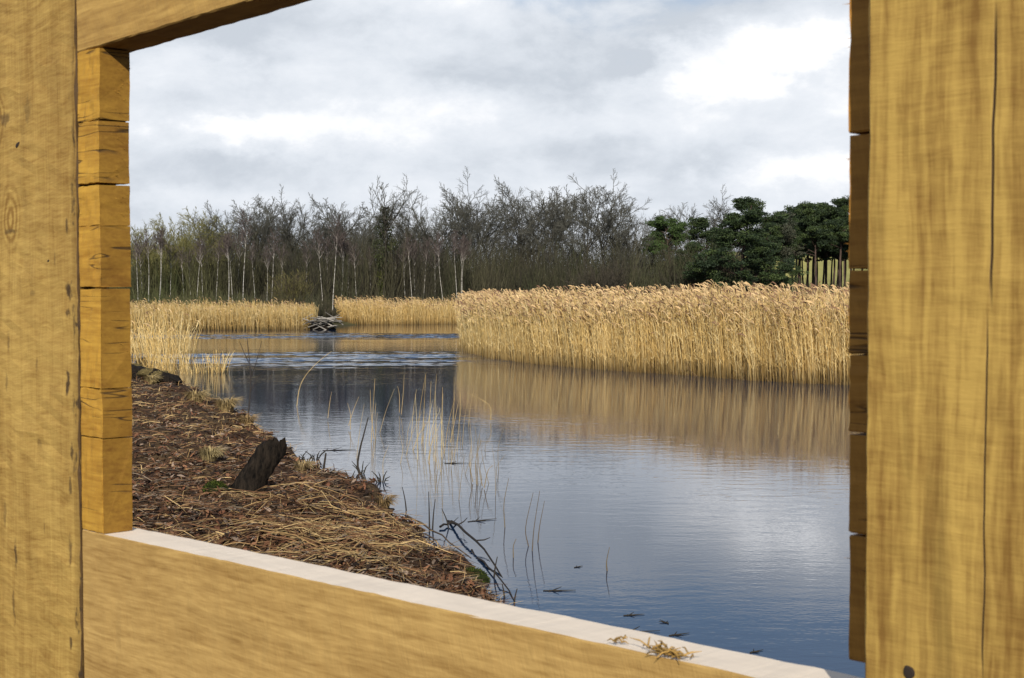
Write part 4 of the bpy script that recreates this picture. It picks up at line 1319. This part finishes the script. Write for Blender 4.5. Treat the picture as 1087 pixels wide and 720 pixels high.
def moss_mound():
    p = on_bank(512, 618, 0.1)
    ms = MB(); moss_pad(ms, (-0.10, 0, -0.03), 0.17, 0.14, 0.15, 1300, 8)
    o = ms.build('moss_mound', M_MOSS); o.location = tuple(p)
    tag(o, 'bright green moss cushion at the tip of the bank just above the sill', 'moss')


moss_mound()


# grass tufts on the bank
def tuft(px, py, n, h, label, col):
    p = on_bank(px, py)
    mb = MB(); a = rng.uniform(0, 6.28, n); L = rng.uniform(0.5, 1.0, n) * h
    r0 = rng.uniform(0, 1, n) ** 0.5 * h * 0.35
    c0 = np.stack([np.cos(a) * r0, np.sin(a) * r0, np.full(n, -0.02)], 1)
    o = np.stack([np.cos(a), np.sin(a), np.zeros(n)], 1); u = np.array([0, 0, 1.0])
    P = np.stack([c0, c0 + o * (L * 0.25)[:, None] + u * (L * 0.7)[:, None], c0 + o * (L * 0.75)[:, None] + u * (L * rng.uniform(0.3, 0.9, n))[:, None]], 1)
    mb.ribbons(P, np.array([0.006, 0.005, 0.0015]) * p[1] / 15, norm(np.stack([-np.sin(a), np.cos(a), np.full(n, 0.3)], 1)), np.array(col) * rng.uniform(0.6, 1.25, (n, 1)))
    ob = mb.build('grass_tuft', M_LITTER); ob.location = tuple(p)
    tag(ob, label, 'grass tuft', 'dry grass tufts on the bank')


tuft(222, 488, 260, 0.26, 'pale dry grass tuft just left of the black stump', (0.36, 0.28, 0.13))
tuft(246, 534, 160, 0.16, 'low straw tuft banked against the foot of the black stump', (0.26, 0.17, 0.08))
tuft(276, 532, 160, 0.15, 'small brown tuft tucked under the lean of the black stump', (0.2, 0.13, 0.06))
tuft(160, 408, 260, 0.34, 'straw tuft growing over the mossy log', (0.36, 0.27, 0.12))
tuft(208, 428, 300, 0.40, 'straw tuft on the crest of the bank beside the log', (0.42, 0.31, 0.14))
tuft(240, 436, 300, 0.38, 'straw tuft at the far water edge between log and thin sapling', (0.40, 0.29, 0.13))
tuft(262, 452, 220, 0.30, 'brown grass tuft at the foot of the thin sapling', (0.30, 0.2, 0.09))
tuft(405, 540, 320, 0.24, 'brown overhanging grass tuft on the bank edge below the curved twig', (0.24, 0.16, 0.07))
tuft(320, 500, 220, 0.22, 'grass tuft on the bank edge right of the black stump', (0.34, 0.25, 0.12))


# ------------------------------------------------------------------ stems and sticks
def stem(pts, y, r0, r1, name, label, cat, group=None, col=(0.40, 0.29, 0.13), branch=(), depth=0.0, m=M_LITTER):
    """a thin stem standing at depth y, through photo points from foot to tip"""
    base = at(pts[0][0], pts[0][1], y)
    P = np.array([at(a, b, y + depth * i) for i, (a, b) in enumerate(pts)])
    K = len(P)
    t = np.linspace(0, K - 1, max(5, K * 3)); i = np.minimum(t.astype(int), K - 2); f = (t - i)[:, None]
    Pm = np.concatenate([[2 * P[0] - P[1]], P, [2 * P[-1] - P[-2]]])
    a, b, c, d = Pm[i], Pm[i + 1], Pm[i + 2], Pm[i + 3]
    C = 0.5 * (2 * b + (c - a) * f + (2 * a - 5 * b + 4 * c - d) * f ** 2 + (3 * b - a - 3 * c + d) * f ** 3)
    root_like = None
    mb = MB()
    mb.tubes((C - base)[None], np.linspace(r0, r1, len(C)), 5, np.array([col]))
    for br in branch:
        Q = np.array([at(u, v, y) for u, v in br]) - base
        mb.tubes(Q[None], np.linspace(r0 * 0.6, r1 * 0.7, len(Q)), 4, np.array([col]))
    o = mb.build(name, m, smooth=True)
    o.location = tuple(base)
    tag(o, label, cat, group)
    return o


def wdist(py, z=0.0):
    return on_level(543, py, z)[1]


stem([(263, 446), (265, 425), (266, 400), (264, 375), (262, 358)], wdist(440, 0.2), 0.016, 0.005, 'sapling', 'thin dark forked sapling rising from the far water edge of the bank', 'sapling', col=(0.04, 0.033, 0.028),
     branch=([(265, 405), (272, 385), (278, 362)], [(266, 415), (275, 398), (284, 392)], [(264, 385), (258, 372), (254, 362)]), m=M_TWIG)
stem([(394, 524), (390, 514), (380, 497), (382, 478), (386, 462), (391, 443)], wdist(520, 0.1), 0.020, 0.007, 'twig', 'black curved twig standing up from the bank edge', 'twig', col=(0.03, 0.025, 0.02), m=M_TWIG)
stem([(315, 432), (318, 412), (325, 398), (338, 384), (352, 373)], wdist(431), 0.010, 0.004, 'reed_stem', 'long pale reed bent over to the right, alone left of the reed stems', 'reed stem')
stem([(343, 502), (345, 488), (346, 481)], wdist(500, 0.05), 0.018, 0.012, 'twig', 'short dark upright stick at the bank edge left of the curved twig', 'twig', col=(0.03, 0.025, 0.02), m=M_TWIG)
G1 = 'thin dry reed stems standing in the water'
TF = 'slender dry reed stem in the loose tuft standing in open water'
for pts, py in (([(370, 452), (375, 436), (381, 421)], 455), ([(372, 456), (372, 440), (369, 428)], 457), ([(394, 470), (396, 435), (398, 402)], 470), ([(397, 466), (394, 440), (393, 414)], 467), ([(399, 462), (398, 444), (399, 428)], 463), ([(348, 444), (350, 428), (352, 416)], 446), ([(426, 440), (428, 418), (429, 398)], 442), ([(424, 438), (424, 420), (422, 410)], 440)):
    stem(pts, wdist(py), 0.006, 0.0025, 'reed_stem', 'short dry reed stem in the sparse line between curved twig and dense tuft', 'reed stem', G1 + ' near the curved twig')
for k in range(20):
    px = 438 + k * 1.8 + rng.uniform(-3, 3); b = 468 + rng.uniform(-12, 26); t = b - rng.uniform(30, 72); dx = rng.normal(6, 5)
    stem([(px, b), (px + dx * 0.35, (b + t) / 2), (px + dx, t)], wdist(b), 0.0052, 0.002, 'reed_stem', TF, 'reed stem', G1 + ' in the dense tuft', col=tuple(STRAW[k % 4] * 0.62))
for pts, py in (([(481, 450), (482, 425), (482, 400)], 452), ([(488, 447), (489, 420), (490, 398)], 449), ([(478, 470), (484, 440), (487, 425)], 472)):
    stem(pts, wdist(py), 0.006, 0.0025, 'reed_stem', 'thin upright reed stem just right of the dense tuft', 'reed stem', G1 + ' right of the dense tuft')
for k in range(18):
    px = rng.uniform(376, 500); b = rng.uniform(452, 505); hgt = rng.uniform(30, 60); dx = rng.normal(5, 5)
    stem([(px, b), (px + dx * 0.3 + rng.normal(0, 1.5), b - hgt * 0.5), (px + dx, b - hgt)], wdist(b), 0.0045, 0.0018, 'reed_stem', 'fine pale stem scattered over the water between curved twig and dense tuft', 'reed stem', G1 + ' scattered round the dense tuft', col=(0.36, 0.27, 0.13))
for k in range(14):
    px = rng.uniform(468, 530); b = rng.uniform(470, 540); hgt = rng.uniform(18, 48) * (b - 312) / 170; dx = rng.normal(4, 6)
    stem([(px, b), (px + dx * 0.3 + rng.normal(0, 2), b - hgt * 0.5), (px + dx, b - hgt)], wdist(b), 0.0045, 0.0018, 'reed_stem', 'hair-thin faint stem scattered between dense tuft and bank tip', 'reed stem', G1 + ' scattered before the bank tip', col=(0.20, 0.16, 0.10))
stem([(521, 446), (519, 430), (496, 417)], wdist(448), 0.009, 0.004, 'reed_stem', 'snapped reed stem folded over to the left below the reed bed reflection', 'reed stem')
for pts, py in (([(506, 514), (505, 490), (511, 467)], 514), ([(512, 516), (509, 500), (507, 478)], 517), ([(514, 518), (518, 500), (523, 494)], 519), ([(502, 512), (498, 490), (500, 476)], 513)):
    stem(pts, wdist(py), 0.007, 0.003, 'reed_stem', 'weak crossing stem in the small group in front of the dense tuft', 'reed stem', G1 + ' in the small group', col=(0.22, 0.17, 0.10))
for pts, py in (([(536, 560), (535, 535), (540, 508)], 560), ([(545, 592), (545, 580), (548, 572)], 592)):
    stem(pts, wdist(py), 0.006, 0.003, 'reed_stem', 'single faint stem between the small group and the fan of three', 'reed stem', G1 + ' between groups', col=(0.14, 0.11, 0.07))
for pts, py, w in (([(561, 580), (558, 560), (566, 523)], 580, 'left'), ([(565, 585), (567, 560), (573, 521)], 585, 'tallest middle'), ([(571, 576), (573, 558), (578, 532)], 576, 'right')):
    stem(pts, wdist(py), 0.006, 0.0025, 'reed_stem', f'{w} stem of the fan of three nearest the bank tip', 'reed stem', G1 + ' in the fan of three', col=(0.10, 0.075, 0.05))
stem([(644.5, 606), (644, 596), (647, 581)], wdist(606), 0.007, 0.0025, 'reed_stem', 'lone short stem in open water above the white sill', 'reed stem', col=(0.12, 0.09, 0.05))


def stick(p, q, r, name, label, cat, group=None, sag=0.03, col=(0.028, 0.023, 0.019), zb=(0.05, 0.05), kids=()):
    a, b = on_bank(*p, 0.15), on_bank(*q, 0.1)
    a[2] += zb[0]; b[2] += zb[1]
    K = 8
    t = np.linspace(0, 1, K)[:, None]
    P = a * (1 - t) + b * t + rng.normal(0, 0.012, (K, 3)) + np.array([0, 0, sag]) * np.sin(t * math.pi)
    mb = MB(); mb.tubes((P - a)[None], np.linspace(r, r * 0.45, K), 6, np.array([col]))
    for i in range(len(kids)):
        u = P[2 + i * 2] - a
        d = np.array(kids[i])
        mb.tubes(np.stack([u, u + d * 0.6, u + d + np.array([0, 0, 0.02])])[None], np.array([r * 0.5, r * 0.4, r * 0.2]), 5, np.array([col]))
    o = mb.build(name, M_TWIG, smooth=True); o.location = tuple(a)
    tag(o, label, cat, group)


BG = 'dark sticks along the bank edge'
stick((470, 556), (536, 622), 0.017, 'branch', 'thick dark branch arching along the water edge towards the bank tip', 'branch', sag=0.12, kids=((0.10, 0.05, 0.05), (0.15, -0.05, 0.02)))
stick((466, 563), (500, 574), 0.013, 'branch', 'hooked dark branch above the arching branch at the water edge', 'branch', sag=0.08, kids=((0.12, 0.02, 0.06),))
stick((500, 590), (548, 642), 0.012, 'twig', 'thin twig trailing into the water at the bank tip', 'twig', BG, 0.02)
for (px, py, h, dx) in ((456, 562, 40, -1), (459, 562, 32, 3), (478, 566, 26, -9), (432, 545, 28, -5), (330, 497, 14, 4), (524, 615, 24, 4), (545, 645, 20, 4), (536, 636, 16, -3)):
    y = on_bank(px, py, 0.1)[1]
    stem([(px, py + 4), (px + dx * 0.4, py - h * 0.5), (px + dx, py - h)], y, 0.010, 0.004, 'twig', 'small dark twig poking up along the water edge of the bank', 'twig', BG + ' standing up', col=(0.03, 0.025, 0.02), m=M_TWIG)
for (p, q, r) in (((415, 530), (452, 541), 0.010), ((432, 552), (500, 600), 0.012), ((340, 522), (392, 540), 0.012), ((285, 520), (345, 548), 0.013), ((200, 556), (275, 540), 0.010), ((355, 575), (440, 590), 0.009), ((420, 560), (478, 592), 0.010)):
    stick(p, q, r, 'twig', 'thin twig lying on the straw of the bank', 'twig', 'twigs lying on the bank straw', 0.02, (0.10, 0.07, 0.045), (0.06, 0.06))


# floating bits
def bit(px, py, l, a, r, label, grp):
    p = on_level(px, py, 0.004)
    mb = MB(); n = 3
    L = np.array([l, l * 0.6, l * 0.45]); an = np.array([a, a + 0.8, a - 0.9])
    q0 = np.zeros((n, 3)); d = np.stack([np.cos(an), np.sin(an), np.array([0.02, 0.12, 0.10])], 1) * L[:, None]
    mb.tubes(np.stack([q0 - d * 0.3, d * 0.3, d * 0.8], 1), np.array([r, r * 0.9, r * 0.4]), 5, np.ones((n, 3)) * np.array([0.03, 0.026, 0.02]))
    o = mb.build('floating_twig', M_TWIG); o.location = tuple(p)
    tag(o, label, 'floating twig', grp)


for (px, py, l, a, w) in ((668, 653, 0.16, 0.2, 'forked twig floating above the middle of the sill'), (707, 661, 0.12, 2.0, 'small spiky twig floating nearest the lone stem, right of the forked one'), (716, 674, 0.16, 0.4, 'star-shaped twig floating closest to the sill, rightmost of the twigs'),
                          (668, 671, 0.30, 0.1, 'long flat twig floating hard against the sill edge'), (586, 627, 0.26, 0.0, 'flat stick floating at the foot of the fan of three stems'), (505, 553, 0.34, 0.5, 'branching twig floating by the small stem group'), (478, 492, 0.3, 0.1, 'dark speck of twig floating by the dense tuft'),
                          (352, 478, 0.5, 0.1, 'broken twig floating beyond the upright stick'), (612, 602, 0.10, 0.7, 'tiny twig floating left of the lone stem'), (694, 675, 0.08, 1.2, 'tiny crumb of twig floating between long twig and star-shaped twig'), (800, 692, 0.12, 0.6, 'thin sliver floating in front of the right end of the sill')):
    bit(px, py, l, a, 0.004 + 0.006 * l, w, 'twigs floating on the water')


def floating_plants():
    for i, (px, py) in enumerate(((318, 489), (326, 491), (335, 488), (372, 512), (384, 503), (405, 512))):
        p = on_level(px, py, 0.0)
        mb = MB(); n = 7
        a = rng.uniform(0, 6.28, n); l = rng.uniform(0.08, 0.2, n)
        q = np.zeros((n, 3)); q[:, 2] = 0.02
        d = np.stack([np.cos(a) * l, np.sin(a) * l, rng.uniform(0.0, 0.16, n)], 1)
        mb.tubes(np.stack([q - np.array([0, 0, 0.1]), q + d * 0.5, q + d], 1), np.array([0.012, 0.009, 0.004]), 5, np.ones((n, 3)) * np.array([0.03, 0.027, 0.02]))
        o = mb.build('dead_plant', M_TWIG); o.location = tuple(p)
        tag(o, 'dead dark water plant beside the bank right of the stump' if i < 3 else 'dead spindly water plant around the foot of the curved twig', 'plant', 'dead plants near the stump' if i < 3 else 'dead plants near the curved twig')


floating_plants()


def brush_heap():
    c = at(342, 340, 103.5); c[2] = 0.1
    root = empty('brushwood_heap', tuple(c)); tag(root, 'heap of grey dead branches in the gap between the far reed beds', 'brushwood')
    core = MB(); lump(core, (0, 0.2, 0.05), 0.9, 0.6, 0.40, noise=0.15, seed=12); core.build('core', M_CHAR, root, True)
    for k in range(34):
        a = rng.normal(0, 0.45) + (math.pi if k % 2 else 0); l = rng.uniform(0.6, 1.4)
        st = np.array([rng.normal(0, 0.6), rng.normal(-0.3, 0.35), rng.uniform(0.05, 0.75)])
        d = np.array([math.cos(a), math.sin(a) * 0.5, rng.normal(0.05, 0.25)]) * l
        mb = MB(); mb.tubes(np.stack([st - d * 0.5, st + np.array([0, 0, 0.05]), st + d * 0.5])[None], np.array([0.05, 0.045, 0.025]), 6, np.array([[0.24, 0.22, 0.195]]) * rng.uniform(0.25, 1.2))
        mb.build('branch', M_LITTER, root)


brush_heap()
